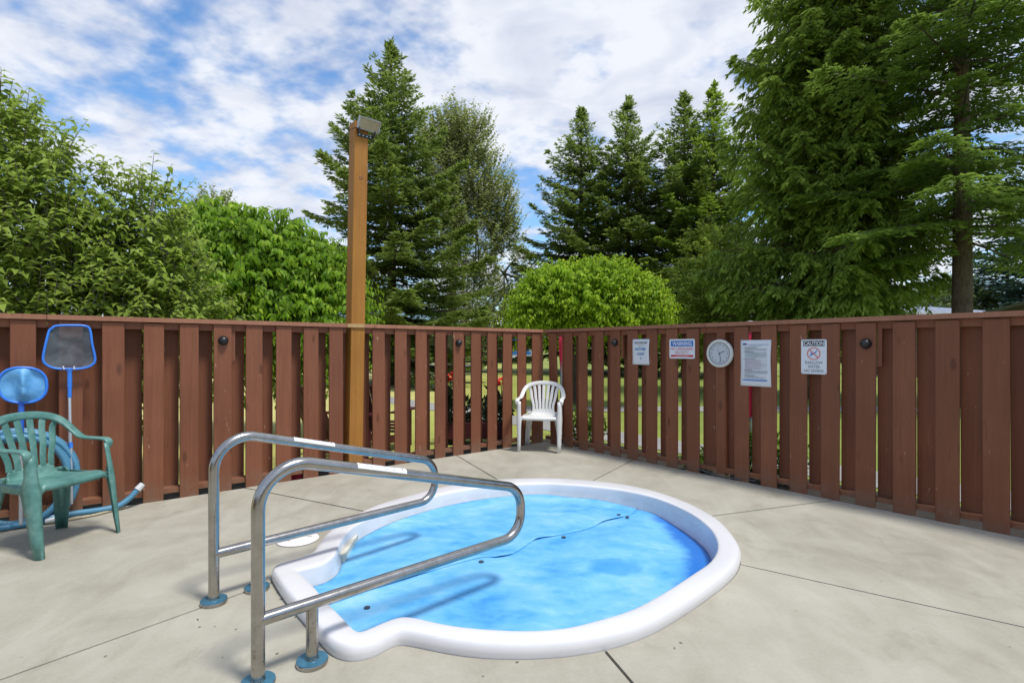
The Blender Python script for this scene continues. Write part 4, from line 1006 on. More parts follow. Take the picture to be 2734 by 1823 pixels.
def hose():
    base = LP(38, 1395, .12); root = thing('vacuum_hose', base, label='coiled ribbed blue vacuum hose leaning on the fence behind the green chair', cat='hose')
    pts = []; turns = 4.0; N_ = 340
    c = LP(40, 1284, .12)
    for i in range(N_):
        t = i / N_; a = 2 * math.pi * turns * t + R(-90); rr = .335 - .035 * math.sin(t * 17) - .012 * math.cos(t * 40)
        pts.append(c - DL * (rr * .96 * math.cos(a)) + Vector((0, 0, rr * math.sin(a) * .98 + .0)) + NL * (.035 * math.sin(t * 9) + .03 * t + .05 * (-math.sin(a)) * .6))
    tail = [LP(60, 1392, .17), LP(120, 1383, .18), LP(195, 1371, .17), (LP(273, 1366, .13)), LP(315, 1350, .11), LP(345, 1330, .09), LP(368, 1306, .07)]
    tail = [Vector((p.x, p.y, max(p.z, .03))) for p in tail]
    tl = catmull([pts[-1]] + tail, 26); allp = [Vector(tuple(p)) - base for p in pts] + [Vector(tuple(p)) - base for p in tl[6:]]
    # even arc-length sampling for the ribs
    A = np.array([tuple(p) for p in allp]); d = np.r_[0, np.cumsum(np.linalg.norm(np.diff(A, axis=0), axis=1))]; m = int(d[-1] / .0055); u = np.linspace(0, d[-1], m)
    B = np.stack([np.interp(u, d, A[:, k]) for k in range(3)], 1); r = .0215 + .0022 * np.where(np.arange(m) % 2 == 0, 1, -1)
    B[:, 2] = np.maximum(B[:, 2], .0245 - base.z)
    V, F = tube_np(B, r, 12); me = bpy.data.meshes.new('hose_tube'); me.from_pydata(V.tolist(), [], F); me.update(); smooth(me, 80); link('hose_tube', me, M_HOSE, root)
    e = Vector(B[-1]); dr = (Vector(B[-1]) - Vector(B[-6])).normalized(); mb = MB(); mb.tube([e - dr * .005, e + dr * .05], [.027, .022], 16); mb.build('cuff', M_HOSEW, root, 50)
    p = LP(140, 1373, .2); q = thing('hose_connector', p, .4, label='small grey-white hose connector lying on the deck by the green chair', cat='hose fitting')
    mb = MB(); mb.tube([(-.035, 0, 0), (.0, 0, .004), (.03, 0, .008)], [.02, .018, .027], 14); o = mb.build('connector_body', M_HOSEW, q, 50)
    q.location.z = .024
    # rope along the foot of the fence
    rp = [LP(-60, 1440, .2), LP(0, 1423, .2), LP(40, 1419, .19), LP(80, 1411, .17), LP(120, 1398, .18), LP(138, 1388, .19), LP(146, 1384, .17), LP(140, 1392, .2), LP(160, 1398, .2), LP(210, 1389, .19), LP(255, 1379, .17), LP(300, 1369, .12), LP(335, 1362, .08)]
    rp = catmull([Vector((p.x, p.y, .010)) for p in rp], 14); b = Vector(rp[0].tolist())
    root = thing('rope', b, label='thin pale tan rope lying along the foot of the left fence', cat='rope')
    V, F = tube_np([Vector(p.tolist()) - b for p in rp], .009 + .0015 * np.sin(np.arange(len(rp)) * 2.2), 8); me = bpy.data.meshes.new('rope_strand'); me.from_pydata(V.tolist(), [], F); me.update(); smooth(me); link('rope_strand', me, M_ROPE, root)
hose()
# drip cable under the clock
s0 = sclk; pts = catmull([off(DR, NR, s0 - .42, -.05, .03), off(DR, NR, s0 - .2, .0, .035), off(DR, NR, s0 + .05, .012, .012), off(DR, NR, s0 + .35, -.02, .03)], 8)
b = Vector(pts[0].tolist()); V, F = tube_np([Vector(p.tolist()) - b for p in pts], .007, 8); me = bpy.data.meshes.new('ground_cable'); me.from_pydata(V.tolist(), [], F); me.update(); smooth(me)
o = link('ground_cable', me, plain('grey_cable', (.06, .075, .085), .5)); o.location = b; tag(o, 'grey cable running along the fence foot below the clock', 'cable')

# ------------------------------------------------------------------ foliage generators
def nrm(a): return a / (np.linalg.norm(a, axis=-1, keepdims=True) + 1e-9)
def leaves(P, D_, U, ln, wd, tint, droop=.15, fold=.25):
    """folded ovate leaves: 5 verts, 4 triangles each"""
    D_ = nrm(D_); S = nrm(np.cross(D_, U)); U = np.cross(S, D_); ln = ln[:, None]; wd = wd[:, None]
    b = P; m = P + D_ * ln * .48 + U * ln * .04; t = P + D_ * ln - U * ln * droop
    l = P + D_ * ln * .36 + S * wd * .5 + U * wd * fold; r = P + D_ * ln * .36 - S * wd * .5 + U * wd * fold
    V = np.stack([b, l, m, r, t], 1).reshape(-1, 3); n = len(P); base = (np.arange(n) * 5)[:, None]
    F = np.concatenate([base + np.array([[0, 1, 2]]), base + np.array([[0, 2, 3]]), base + np.array([[1, 4, 2]]), base + np.array([[2, 4, 3]])], 1).reshape(-1, 3)
    return V, F, np.repeat(tint, 4)
def kites(P, D_, U, ln, wd, tint):
    D_ = nrm(D_); S = nrm(np.cross(D_, U)); ln = ln[:, None]; wd = wd[:, None]
    V = np.stack([P, P + D_ * ln * .45 + S * wd * .5, P + D_ * ln, P + D_ * ln * .45 - S * wd * .5], 1).reshape(-1, 3); n = len(P)
    return V, (np.arange(n) * 4)[:, None] + np.array([[0, 1, 2, 3]]), tint
def rand_unit(g, n):
    v = g.normal(size=(n, 3)); return nrm(v)
def shoots(g, starts, dirs, lens, per, leaf, wdr, droop, hang, curve=.35, tipt=.35, base_t=.3):
    """leafy shoots: start, direction, length -> leaves set alternately along a drooping curve; also returns stem points"""
    n = len(starts); t = np.linspace(.12, 1, per)[None, :, None]
    S = starts[:, None]; Dv = dirs[:, None]; Ln = lens[:, None, None]
    P = S + Dv * Ln * t - np.array([0, 0, 1.]) * Ln * curve * t ** 2
    T = nrm(Dv - np.array([0, 0, 1.]) * 2 * curve * t)
    side = nrm(np.cross(T, np.array([0, 0, 1.])) + 1e-3); sg = np.where(np.arange(per) % 2 == 0, 1., -1.)[None, :, None]
    LD = T * .55 + side * sg * g.uniform(.5, 1.0, (n, per, 1)) + np.array([0, 0, -1.]) * hang * g.uniform(.5, 1.3, (n, per, 1)) + g.normal(0, .22, (n, per, 3))
    U = np.array([0, 0, 1.]) + T * .5 + g.normal(0, .35, (n, per, 3))
    sz = leaf * g.uniform(.6, 1.2, (n, per)) * (1 - .35 * t[..., 0] ** 3)
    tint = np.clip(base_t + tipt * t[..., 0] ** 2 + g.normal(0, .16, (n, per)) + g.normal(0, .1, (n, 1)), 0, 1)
    V, F, ti = leaves(P.reshape(-1, 3), LD.reshape(-1, 3), U.reshape(-1, 3), sz.ravel(), sz.ravel() * wdr, tint.ravel(), droop)
    return V, F, ti, P
def stems(P, r=.004):
    """three-sided twigs along (n,k,3) curves"""
    n, k, _ = P.shape; T = nrm(np.gradient(P, axis=1)); a = nrm(np.cross(T, np.array([.3, .2, 1.]))); b = np.cross(T, a); V = []
    rr = (r * np.linspace(1, .3, k))[None, :, None]
    for q in range(3): th = 2 * math.pi * q / 3; V.append(P + rr * (a * math.cos(th) + b * math.sin(th)))
    V = np.stack(V, 2).reshape(-1, 3); idx = np.arange(n * k * 3).reshape(n, k, 3); F = []
    for q in range(3):
        q2 = (q + 1) % 3; F.append(np.stack([idx[:, :-1, q], idx[:, :-1, q2], idx[:, 1:, q2], idx[:, 1:, q]], -1).reshape(-1, 4))
    return V, np.concatenate(F)
def lobes(g, spec, n):
    """points on/near the surface of several ellipsoids (cx,cy,cz,rx,ry,rz,weight); inner points of neighbours kept sparse"""
    sp = np.array(spec, float); wgt = sp[:, 6] / sp[:, 6].sum(); k = g.choice(len(sp), n, p=wgt); u = rand_unit(g, n)
    rad = g.uniform(0, 1, n) ** .28; c = sp[k, :3]; r = sp[k, 3:6]; P = c + u * r * rad[:, None]; out = nrm(u / r)
    return P, out, rad
def trunk_obj(root, pts, rad, mat, n=12, name='trunk'):
    P = np.array([tuple(p) for p in catmull(pts, 5)]); rr = np.interp(np.linspace(0, 1, len(P)), np.linspace(0, 1, len(rad)), rad)
    V, F = tube_np(P, rr, n); me = bpy.data.meshes.new(name); me.from_pydata(V.tolist(), [], F); me.update(); smooth(me); return link(name, me, mat, root)
def limbs(g, root, base, heads, r, mat, name='limbs'):
    """a few forking limbs, joined in one mesh"""
    mb = MB()
    for h in heads:
        a = np.array(base, float); b = np.array(h, float); m = (a + b) / 2 + g.normal(0, .06, 3) * np.linalg.norm(b - a); m[2] += .08 * np.linalg.norm(b - a)
        pts = catmull([a, m, b], 6); mb.tube([tuple(p) for p in pts], np.linspace(r, r * .25, len(pts)), 7)
    return mb.build(name, mat, root, 60)
def broad(name, loc, spec, nsh, per, leaf, wdr, ln, mat, label, cat='tree', seed=1, droop=.2, hang=.5, curve=.4, up=.35, group=None, trunk=None, bmat=None, out_k=1., tipt=.35, base_t=.3, stem=True):
    g = np.random.default_rng(seed); root = thing(name, loc, label=label, cat=cat, group=group)
    P, out, rad = lobes(g, spec, nsh); d = nrm(out * out_k + np.array([0, 0, up]) + g.normal(0, .3, P.shape))
    V, F, ti, PP = shoots(g, P, d, ln * g.uniform(.6, 1.25, nsh), per, leaf, wdr, droop, hang, curve, tipt, base_t)
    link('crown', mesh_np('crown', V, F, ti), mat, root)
    if stem:
        V, F = stems(PP, leaf * .035 + .001); link('twigs', mesh_np('twigs', V, F), bmat or M_BARKD, root)
    if trunk: trunk_obj(root, trunk[0], trunk[1], bmat or M_BARKD)
    sp = sorted(spec, key=lambda q: -q[3] * q[4])[:7]
    b0 = trunk[0][-1] if trunk else (0, 0, .2)
    limbs(g, root, b0, [(q[0] + q[3] * .3, q[1], q[2] + q[5] * .4) for q in sp], .05 if leaf < .2 else .08, bmat or M_BARKD)
    return root

# ------------------------------------------------------------------ trees and bushes close behind the fence
def at(px, D, z=GZ): return ((px - PCX) / PXF * D, D, z)
def zt(py, D): return EYE + (PHY - py) / PXF * D      # height seen at pixel row py
# tall lilac at the far left
D = 4.9; x0 = at(95, D)[0]; xs = lambda px: (px - 95) / PXF * D
broad('lilac_bush', (x0, D, GZ), [(xs(-60), .1, 1.6, .95, .8, 1.0, 2.2), (xs(60), 0, 1.5, .75, .7, .9, 2.0), (xs(-30), 0, 2.5, .60, .55, .80, 1.5), (xs(80), 0, 2.35, .48, .45, .75, 1.2), (xs(-70), .1, 3.05, .36, .35, .45, .6), (xs(50), 0, 3.0, .34, .33, .42, .6), (xs(140), -.1, 2.2, .40, .35, .6, .8), (xs(205), -.05, 1.5, .55, .5, .8, 1.3), (xs(10), 0, 3.35, .22, .2, .30, .25), (xs(150), 0, 2.9, .2, .2, .3, .2)],
      1650, 9, .105, .58, .34, L_LILAC, 'tall loose leafy lilac bush behind the fence at the far left', 'bush', 11, .22, .55, .14, .9, trunk=([(0, 0, 0), (.05, 0, .4), (.0, .05, .9)], [.06, .05, .035]), bmat=M_BARKG)
D = 5.4; x0 = at(400, D)[0]; xs = lambda px: (px - 400) / PXF * D
broad('lilac_bush', (x0, D, GZ), [(xs(330), 0, 1.5, .6, .6, .9, 1.5), (xs(415), 0, 1.4, .55, .6, .85, 1.5), (xs(340), 0, 2.15, .42, .4, .5, 1.0), (xs(420), 0, 2.2, .34, .34, .45, .8), (xs(300), .1, 2.0, .35, .35, .5, .7), (xs(465), 0, 1.7, .35, .4, .6, .8), (xs(310), 0, 2.65, .26, .3, .40, .45), (xs(385), 0, 2.70, .30, .3, .38, .5)],
      980, 9, .105, .58, .34, L_LILAC, 'lower leafy lilac bush leaning right, between the tall lilac and the mulberry', 'bush', 12, .22, .55, .12, .85, trunk=([(0, 0, 0), (.03, 0, .4), (-.02, 0, .8)], [.05, .04, .03]), bmat=M_BARKG)
# left mulberry
D = 8.2; x0 = at(690, D)[0]; xs = lambda px: (px - 690) / PXF * D
broad('mulberry_tree', (x0, D, GZ), [(xs(560), 0, 2.1, .75, .8, 1.0, 2), (xs(700), -.2, 2.0, .9, .9, 1.15, 2.5), (xs(830), 0, 1.95, .65, .8, .95, 2), (xs(590), 0, 3.0, .55, .6, .45, 1.2), (xs(700), 0, 2.95, .6, .6, .45, 1.2), (xs(810), .1, 2.65, .5, .5, .40, 1), (xs(540), .2, 2.6, .45, .5, .5, .8)],
      3000, 10, .135, .46, .50, L_MULB, 'broad weeping mulberry with long drooping leaves left of the lamp post', 'tree', 21, .25, 1.1, .55, .35, trunk=([(0, 0, 0), (.05, 0, .5), (0, 0, 1.2)], [.14, .11, .10]), tipt=.5, base_t=.22)
# right mulberry: clipped dome on a gnarled trunk
D = 12.3; x0 = at(1572, D)[0]; xs = lambda px: (px - 1572) / PXF * D
broad('mulberry_tree', (x0, D, GZ), [(xs(1455), 0, 2.35, .62, .9, .55, 1.8), (xs(1572), -.2, 2.45, 1.0, 1.1, .72, 3), (xs(1688), 0, 2.35, .62, .9, .58, 1.8), (xs(1490), 0, 2.80, .62, .8, .33, 1.2), (xs(1615), 0, 2.90, .75, .8, .32, 1.4), (xs(1420), 0, 2.15, .36, .6, .45, .9), (xs(1722), 0, 2.25, .36, .6, .45, .9)],
      3900, 9, .125, .50, .50, L_MULB2, 'bright green dome-shaped mulberry right of the white chair', 'tree', 22, .25, 1.0, .42, .8, trunk=([(-.28, 0, 0), (-.30, 0, .5), (-.26, 0, 1.0), (-.3, 0, 1.5), (-.2, 0, 2.1)], [.17, .13, .15, .12, .12]), tipt=.5, base_t=.25)

# ------------------------------------------------------------------ conifers
def conifer(name, loc, h, Rm, mat, label, seed, group=None, z0=.6, dz=.30, per=6, twig=.115, sp=.10, sl=.17, sw=.055, tl=.75, e_top=40, e_bot=-4, droopk=.22, upturn=.12, shape=.85, bark_=M_BARK, tr=.2, tip_t=.5, hang=.15, sparse=0., lw=(.7, 1.12), kmax=1.0, lean=0., zmax=None):
    g = np.random.default_rng(seed); root = thing(name, loc, label=label, cat='tree', group=group); Ps = []; Ds = []; Us = []; Ts = []; mbl = []
    z = z0; wob = g.uniform(0, 6)
    while z < h - .12:
        f = z / h; Lb = Rm * max(.02, (1 - f)) ** shape * (1 - math.exp(-(1 - f) * 8)) * (1 if f > .12 else .75 + .25 * f / .12)
        nb = per if f < .85 else max(4, per - 1); a0 = g.uniform(0, 6.28)
        for k in range(nb):
            if g.random() < sparse: continue
            a = a0 + k * 2 * math.pi / nb + g.normal(0, .18); L_ = Lb * g.uniform(*lw); zz = z + g.uniform(-.5, .5) * dz
            e0 = math.tan(R(e_bot + (e_top - e_bot) * f ** 1.3 + g.normal(0, 4))); dk = droopk * (1 - f * .7) * g.uniform(.6, 1.3)
            ca, sa = math.cos(a), math.sin(a); m = max(3, int(L_ * .92 / twig)); t = (np.linspace(.10, 1, m) + g.uniform(-.4, .4, m) / m).clip(.05, 1)
            bx = L_ * t; bz = zz + L_ * (e0 * t - dk * t ** 2 + upturn * t ** 4)
            slope = e0 - 2 * dk * t + 4 * upturn * t ** 3
            mbl.append(((0, 0, zz), (ca * L_ * .5, sa * L_ * .5, zz + L_ * (e0 * .5 - dk * .25 + upturn * .06)), (ca * L_ * .95, sa * L_ * .95, zz + L_ * (e0 * .95 - dk * .9 + upturn * .8)), .012 + .010 * L_))
            for sg in (-1, 1):
                tlen = (tl * L_ * .42 * (1 - t) ** .7 + .09 + .05 * min(L_, 3)) * g.uniform(.65, 1.2, m); tlen = np.minimum(tlen, 1.1)
                ang = a + sg * (R(58) - t * R(25)) + g.normal(0, .12, m); td = np.stack([np.cos(ang), np.sin(ang), slope * .5 - hang * g.uniform(.3, 1.4, m)], 1)
                kk = max(2, int(np.max(tlen) / sp)); q = np.linspace(.08, 1, kk)
                B = np.stack([ca * bx, sa * bx, bz], 1)
                PP = B[:, None] + td[:, None] * (tlen[:, None] * q[None])[..., None]; PP[..., 2] -= hang * .5 * (tlen[:, None] * q[None] ** 2)
                keep = (q[None] * np.ones((m, 1)) <= 1.0)
                for s2 in (-1, 1):
                    fa = ang[:, None] + s2 * R(38) + g.normal(0, .25, (m, kk)); FD = np.stack([np.cos(fa), np.sin(fa), td[:, None, 2] - hang * .8 + g.normal(0, .16, (m, kk)) + 0 * fa], -1)
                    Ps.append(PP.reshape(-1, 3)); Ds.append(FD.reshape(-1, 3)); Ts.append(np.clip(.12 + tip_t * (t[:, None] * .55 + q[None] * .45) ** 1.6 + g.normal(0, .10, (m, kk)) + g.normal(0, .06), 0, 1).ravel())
        z += dz * (1 - .45 * f)
    # leader
    n = 40; zz = np.linspace(h - .5, h + .02, n); a = g.uniform(0, 6.28, n); Ps.append(np.stack([0 * zz, 0 * zz, zz], 1)); Ds.append(np.stack([np.cos(a), np.sin(a), 0 * a + 1.3], 1)); Ts.append(np.full(n, .5))
    P = np.concatenate(Ps); Dd = np.concatenate(Ds); T = np.concatenate(Ts); P = P + g.normal(0, .02, P.shape); N_ = len(P)
    U = np.array([0, 0, 1.]) + g.normal(0, .45, (N_, 3)); ln = sl * g.uniform(.65, 1.25, N_); V, F, ti = kites(P, Dd, U, ln, ln * (sw / sl), T)
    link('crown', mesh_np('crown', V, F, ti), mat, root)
    trunk_obj(root, [(0, 0, 0), (.02, .01, h * .3), (-.02, 0, h * .65), (0, 0, h * .98)], [tr, tr * .8, tr * .45, .02], bark_, 14)
    mb = MB()
    for p0, p1, p2, r in mbl: mb.tube([p0, p1, p2], [r, r * .6, r * .2], 4, False)
    tag(mb.build('branches', bark_, root, 60), kind='stuff')
    return root, N_
cnt = 0
D = 20; r_, n = conifer('fir_tree', at(1045, D), zt(112, D) - GZ, 4.5, L_FIR, 'big dark fir tree behind the lamp post', 31, z0=.9, dz=.40, per=7, tl=.62, shape=.72, sparse=.12, lw=(.5, 1.15), e_top=46, droopk=.20, upturn=.16, sl=.20, sw=.07, twig=.11, sp=.10); cnt += n
specs = [(1552, 30, 290, 3.1, 'fir_needles', 'dark fir at the left end of the row behind the mulberry'), (1676, 29, 260, 3.1, 'b', 'second fir from the left in the row behind the mulberry'), (1828, 27, 250, 2.9, 'c', 'third fir in the row, with a bushy grey-green top'), (1905, 26, 226, 2.6, 'd', 'tallest lighter green fir of the row, beside the cedar')]
for i, (px, D, top, rm, _, lb) in enumerate(specs):
    r_, n = conifer('fir_tree', at(px, D), zt(top, D) - GZ, rm * 1.62, L_FIRL if i == 3 else L_FIR, lb, 41 + i, 'firs in a row beyond the fence', z0=1.2, dz=.46, per=7, tl=.55, shape=.72, sparse=.12, lw=(.5, 1.2), sl=.24, sw=.09, twig=.14, sp=.125, e_top=44, droopk=.22, upturn=.16); cnt += n
# cedar: two stems, hanging fronds
D = 13.5
for px, dd, sd, rm, top, lb in ((2160, 14.5, 51, 2.7, 13.5, 'tall cedar with hanging fronds beside the row of firs, the left one of two'), (2290, 13.6, 52, 1.75, 14.5, 'tall cedar with hanging fronds in front of the right-hand fir, the right one of two')):
    r_, n = conifer('cedar_tree', at(px, dd), top, rm, L_CEDAR, lb, sd, 'two tall cedars', z0=2.3, dz=.38, per=8, twig=.12, sp=.08, sl=.17, sw=.060, tl=.85, e_top=22, e_bot=-2, droopk=.30, upturn=.20, shape=.36, hang=.62, tr=.26, tip_t=.62, bark_=M_BARK, lw=(.5, 1.15)); cnt += n
# hemlock with a bare trunk and open flat sprays
r_, n = conifer('hemlock_tree', at(2568, 12.2), 15.5, 3.9, L_HEM, 'open hemlock with a bare lower trunk at the right edge of the view', 61, z0=3.9, dz=.50, per=7, twig=.13, sp=.085, sl=.16, sw=.055, tl=1.1, e_top=20, e_bot=-8, droopk=.10, upturn=.02, shape=.35, hang=.16, tr=.22, tip_t=.6, sparse=.26, lw=(.4, 1.15)); cnt += n
print('needle sprays', cnt)

# ------------------------------------------------------------------ other trees
D = 27; x0 = at(1215, D)[0]; xs = lambda px: (px - 1215) / PXF * D
tops_ = [(1145, 290), (1180, 262), (1212, 240), (1250, 245), (1290, 300), (1330, 345)]
spec = [(xs(1180), 0, 7.2, 1.6, 1.6, 1.6, 2), (xs(1270), 0, 7.0, 1.6, 1.6, 1.6, 2), (xs(1225), 0, 9.6, 1.6, 1.5, 1.8, 2), (xs(1170), 0, 9.8, 1.0, 1.2, 1.7, 1.2), (xs(1295), 0, 9.2, 1.1, 1.2, 1.7, 1.2), (xs(1325), 0, 8.2, .9, 1, 1.4, 1), (xs(1215), 0, 11.8, 1.1, 1.1, 1.4, 1.2), (xs(1255), 0, 11.6, 1.0, 1, 1.3, 1), (xs(1165), 0, 11.4, .8, .9, 1.2, .8), (xs(1345), 0, 6.8, .55, .7, 1.1, .6), (xs(1200), 0, 4.2, 1.3, 1.3, 1.9, 1.4), (xs(1262), 0, 3.6, 1.3, 1.3, 1.8, 1.4), (xs(1240), 0, 2.2, 1.2, 1.2, 1.2, .8)]
broad('cottonwood_tree', (x0, D, GZ), spec, 4000, 10, .20, .60, .95, L_COTT, 'olive-grey cottonwood with upright branches right of the big fir', 'tree', 71, .1, .2, -.12, 1.3, trunk=([(-.3, 0, 0), (-.2, 0, 3), (.0, 0, 6), (.1, 0, 10), (.1, 0, 12.5)], [.25, .22, .16, .09, .03]), bmat=M_BARKG, base_t=.3, tipt=.4)
D = 33; x0 = at(1345, D)[0]; xs = lambda px: (px - 1345) / PXF * D
broad('alder_tree', (x0, D, GZ), [(xs(1300), 0, 4.2, 1.2, 1.3, 2.6, 1.6), (xs(1350), 0, 3.8, 1.1, 1.2, 2.2, 1.4), (xs(1395), 0, 4.0, .9, 1, 2.4, 1.2), (xs(1395), 0, 6.6, .6, .8, 1.0, .5), (xs(1300), 0, 6.6, .6, .8, 1.2, .6)], 1100, 8, .24, .6, .7, L_COTT, 'thin grey-green alder in the gap between the cottonwood and the firs', 'tree', 72, .1, .3, .1, .8, trunk=([(0, 0, 0), (.1, 0, 3), (0, 0, 6)], [.14, .1, .03]), bmat=M_BARKG)
D = 17; x0 = at(1890, D)[0]; xs = lambda px: (px - 1890) / PXF * D
broad('maple_tree', (x0, D, GZ), [(xs(1850), 0, 2.4, 1.1, 1.2, 1.5, 2), (xs(1940), 0, 2.6, 1.1, 1.2, 1.7, 2), (xs(1900), 0, 4.2, .95, 1, 1.1, 1.3), (xs(1980), 0, 3.6, .9, 1, 1.4, 1.2), (xs(1830), 0, 1.8, .9, 1, 1.0, 1)], 1900, 9, .14, .6, .5, L_OLIVE, 'low bushy olive-green tree under the cedars', 'tree', 73, .15, .4, .2, .5, trunk=([(0, 0, 0), (.1, 0, 1), (0, 0, 2)], [.12, .1, .06]))
D = 30; x0 = at(555, D)[0]; xs = lambda px: (px - 555) / PXF * D
broad('poplar_tree', (x0, D, GZ), [(xs(530), 0, 6, 1.6, 1.6, 3.2, 2), (xs(590), 0, 6, 1.6, 1.6, 3.0, 2), (xs(575), 0, 8.6, 1.0, 1.1, 1.4, 1.2)], 1100, 8, .26, .62, .7, L_COTT, 'olive-brown treetop showing above the weeping mulberry', 'tree', 74, .1, .2, .0, 1.0, trunk=([(0, 0, 0), (.1, 0, 3), (0, 0, 6)], [.2, .15, .06]), bmat=M_BARKG)
D = 25; broad('plum_tree', at(1000, D), [(0, 0, 2.3, .65, .7, .55, 1), (-.2, 0, 1.6, .5, .5, .5, .5)], 420, 8, .13, .6, .35, L_PLUM, 'small purple-leaved plum tree just right of the lamp post', 'tree', 75, .1, .3, .1, .6, trunk=([(0, 0, 0), (.03, 0, .7), (0, 0, 1.4)], [.07, .06, .04]))
D = 42; x0 = at(2545, D)[0]; xs = lambda px: (px - 2545) / PXF * D
broad('birch_tree', (x0, D, GZ), [(xs(2480), 0, 4.2, 1.8, 1.8, 2.4, 1.6), (xs(2590), 0, 4.4, 2.0, 2, 2.6, 2), (xs(2540), 0, 5.4, 1.6, 1.6, 1.8, 1), (xs(2620), 0, 3.6, 1.2, 1.5, 2, 1), (xs(2430), 0, 3.2, 1.4, 1.5, 1.8, 1)], 1500, 8, .30, .6, .8, L_PALE, 'pale yellow-green birch beyond the white metal roof', 'tree', 76, .1, .4, .1, .8, trunk=([(0, 0, 0), (.1, 0, 2), (0, 0, 4)], [.2, .15, .06]), bmat=M_BARKG)
for i, (px, D, top, rm, lb) in enumerate(((2690, 42, 560, 6.0, 'blue-green fir far off above the dark gable'), (2800, 38, 500, 6.0, 'taller blue-green fir far off at the right edge'))):
    conifer('fir_tree', at(px, D), zt(top, D) - GZ, rm, L_BLUE, lb, 81 + i, 'far blue-green firs', z0=1, dz=.7, per=6, twig=.35, sp=.3, sl=.5, sw=.2, tl=.9)
# hedges that close the view under the trees
def hedge(x, y, L_, h, ang, mat, label, seed, n=900):
    g = np.random.default_rng(seed); root = thing('hedge', (x, y, GZ), ang, label=label, cat='hedge'); P = np.stack([g.uniform(-L_ / 2, L_ / 2, n), g.uniform(-.7, .7, n), h * g.uniform(.02, 1, n) ** .7], 1)
    P[:, 2] *= 1 + .12 * np.sin(P[:, 0] * 1.3 + seed); d = nrm(np.stack([g.normal(0, .4, n), np.sign(P[:, 1]) * .7, g.uniform(0, 1, n)], 1)); V, F, ti, PP = shoots(g, P, d, g.uniform(.3, .6, n), 7, .26, .6, .15, .4, .3)
    link('foliage', mesh_np('foliage', V, F, ti), mat, root); mb = MB(); mb.box((0, 0, h * .42), (L_ * .97, .9, h * .8)); mb.build('hedge_core', M_BARKD, root)
hedge(-27, 46, 18, 2.4, .08, L_OLIVE, 'long clipped hedge across the road at the far left', 91); hedge(-11.5, 48, 13, 3.2, .04, L_MULB, 'tall hedge across the road behind the lamp post', 92); hedge(-1.5, 50, 7, 3.4, 0, L_PALE, 'light green hedge seen through the fence left of the white chair', 93, 600)
hedge(17, 52, 8, 3.0, 0, L_OLIVE, 'hedge at the far edge of the lawn behind the right fence', 94, 500); hedge(31, 48, 17, 3.4, -.1, L_OLIVE, 'dark hedge below the cedars at the far right', 95); hedge(-48, 44, 18, 2.6, .1, L_MULB, 'hedge far off behind the green chair', 96, 500)

# ------------------------------------------------------------------ buildings and trailers far behind
def building_metal():
    D = 24.5; x0 = at(2435, D)[0]; x1 = at(2634, D)[0]; zr = zt(812, D); ze = zt(833, D); L_ = x1 - x0
    root = thing('metal_roofed_cabin', (x0, D, GZ), label='low cabin with a white ribbed metal roof behind the right fence', cat='cabin'); gz = GZ
    mb = MB(); mb.box((L_ / 2 + .1, 1.8, (ze - gz) / 2 - .04), (L_ - .5, 3.2, ze - gz - .08)); mb.build('wall', M_BROWNW, root)
    # roof sloping up away from us
    V = [(0, -.25, ze - gz), (L_, -.25, ze - gz), (L_, 3.2, zr - gz + .10), (0, 3.2, zr - gz + .10)]; V += [(x, y, z - .05) for x, y, z in V]; me = bpy.data.meshes.new('roof'); me.from_pydata(V, [], [(0, 1, 2, 3), (7, 6, 5, 4), (0, 4, 5, 1), (1, 5, 6, 2), (2, 6, 7, 3), (3, 7, 4, 0)]); me.update(); rf = link('roof', me, M_METROOF, root)
    sl_ = (zr - ze + .10) / 3.45
    for k in range(9):
        x = .15 + k * (L_ - .3) / 8; m2 = MB(); V = [(x - .03, -.25, ze - gz + .002), (x + .03, -.25, ze - gz + .002), (x + .03, 3.2, zr - gz + .102), (x - .03, 3.2, zr - gz + .102)]; V += [(a, b, c + .035) for a, b, c in V]
        m2.add([Vector(v) for v in V], [(3, 2, 1, 0), (4, 5, 6, 7), (0, 1, 5, 4), (1, 2, 6, 5), (2, 3, 7, 6), (3, 0, 4, 7)]); m2.build('roof_rib', M_METROOF, rf)
    mb = MB(); mb.box((L_ / 2, -.275, ze - gz - .075), (L_, .04, .13)); mb.build('fascia', M_TRW, root)
    vp = (2465 - 2435) / PXF * D; mb = MB(); mb.cyl((vp, .8, ze - gz + .05), .08, .42, 14); mb.cyl((vp, .8, ze - gz + .47), .14, .05, 14, r2=.05); mb.build('vent_pipe', M_ALU, root, 40)
building_metal()
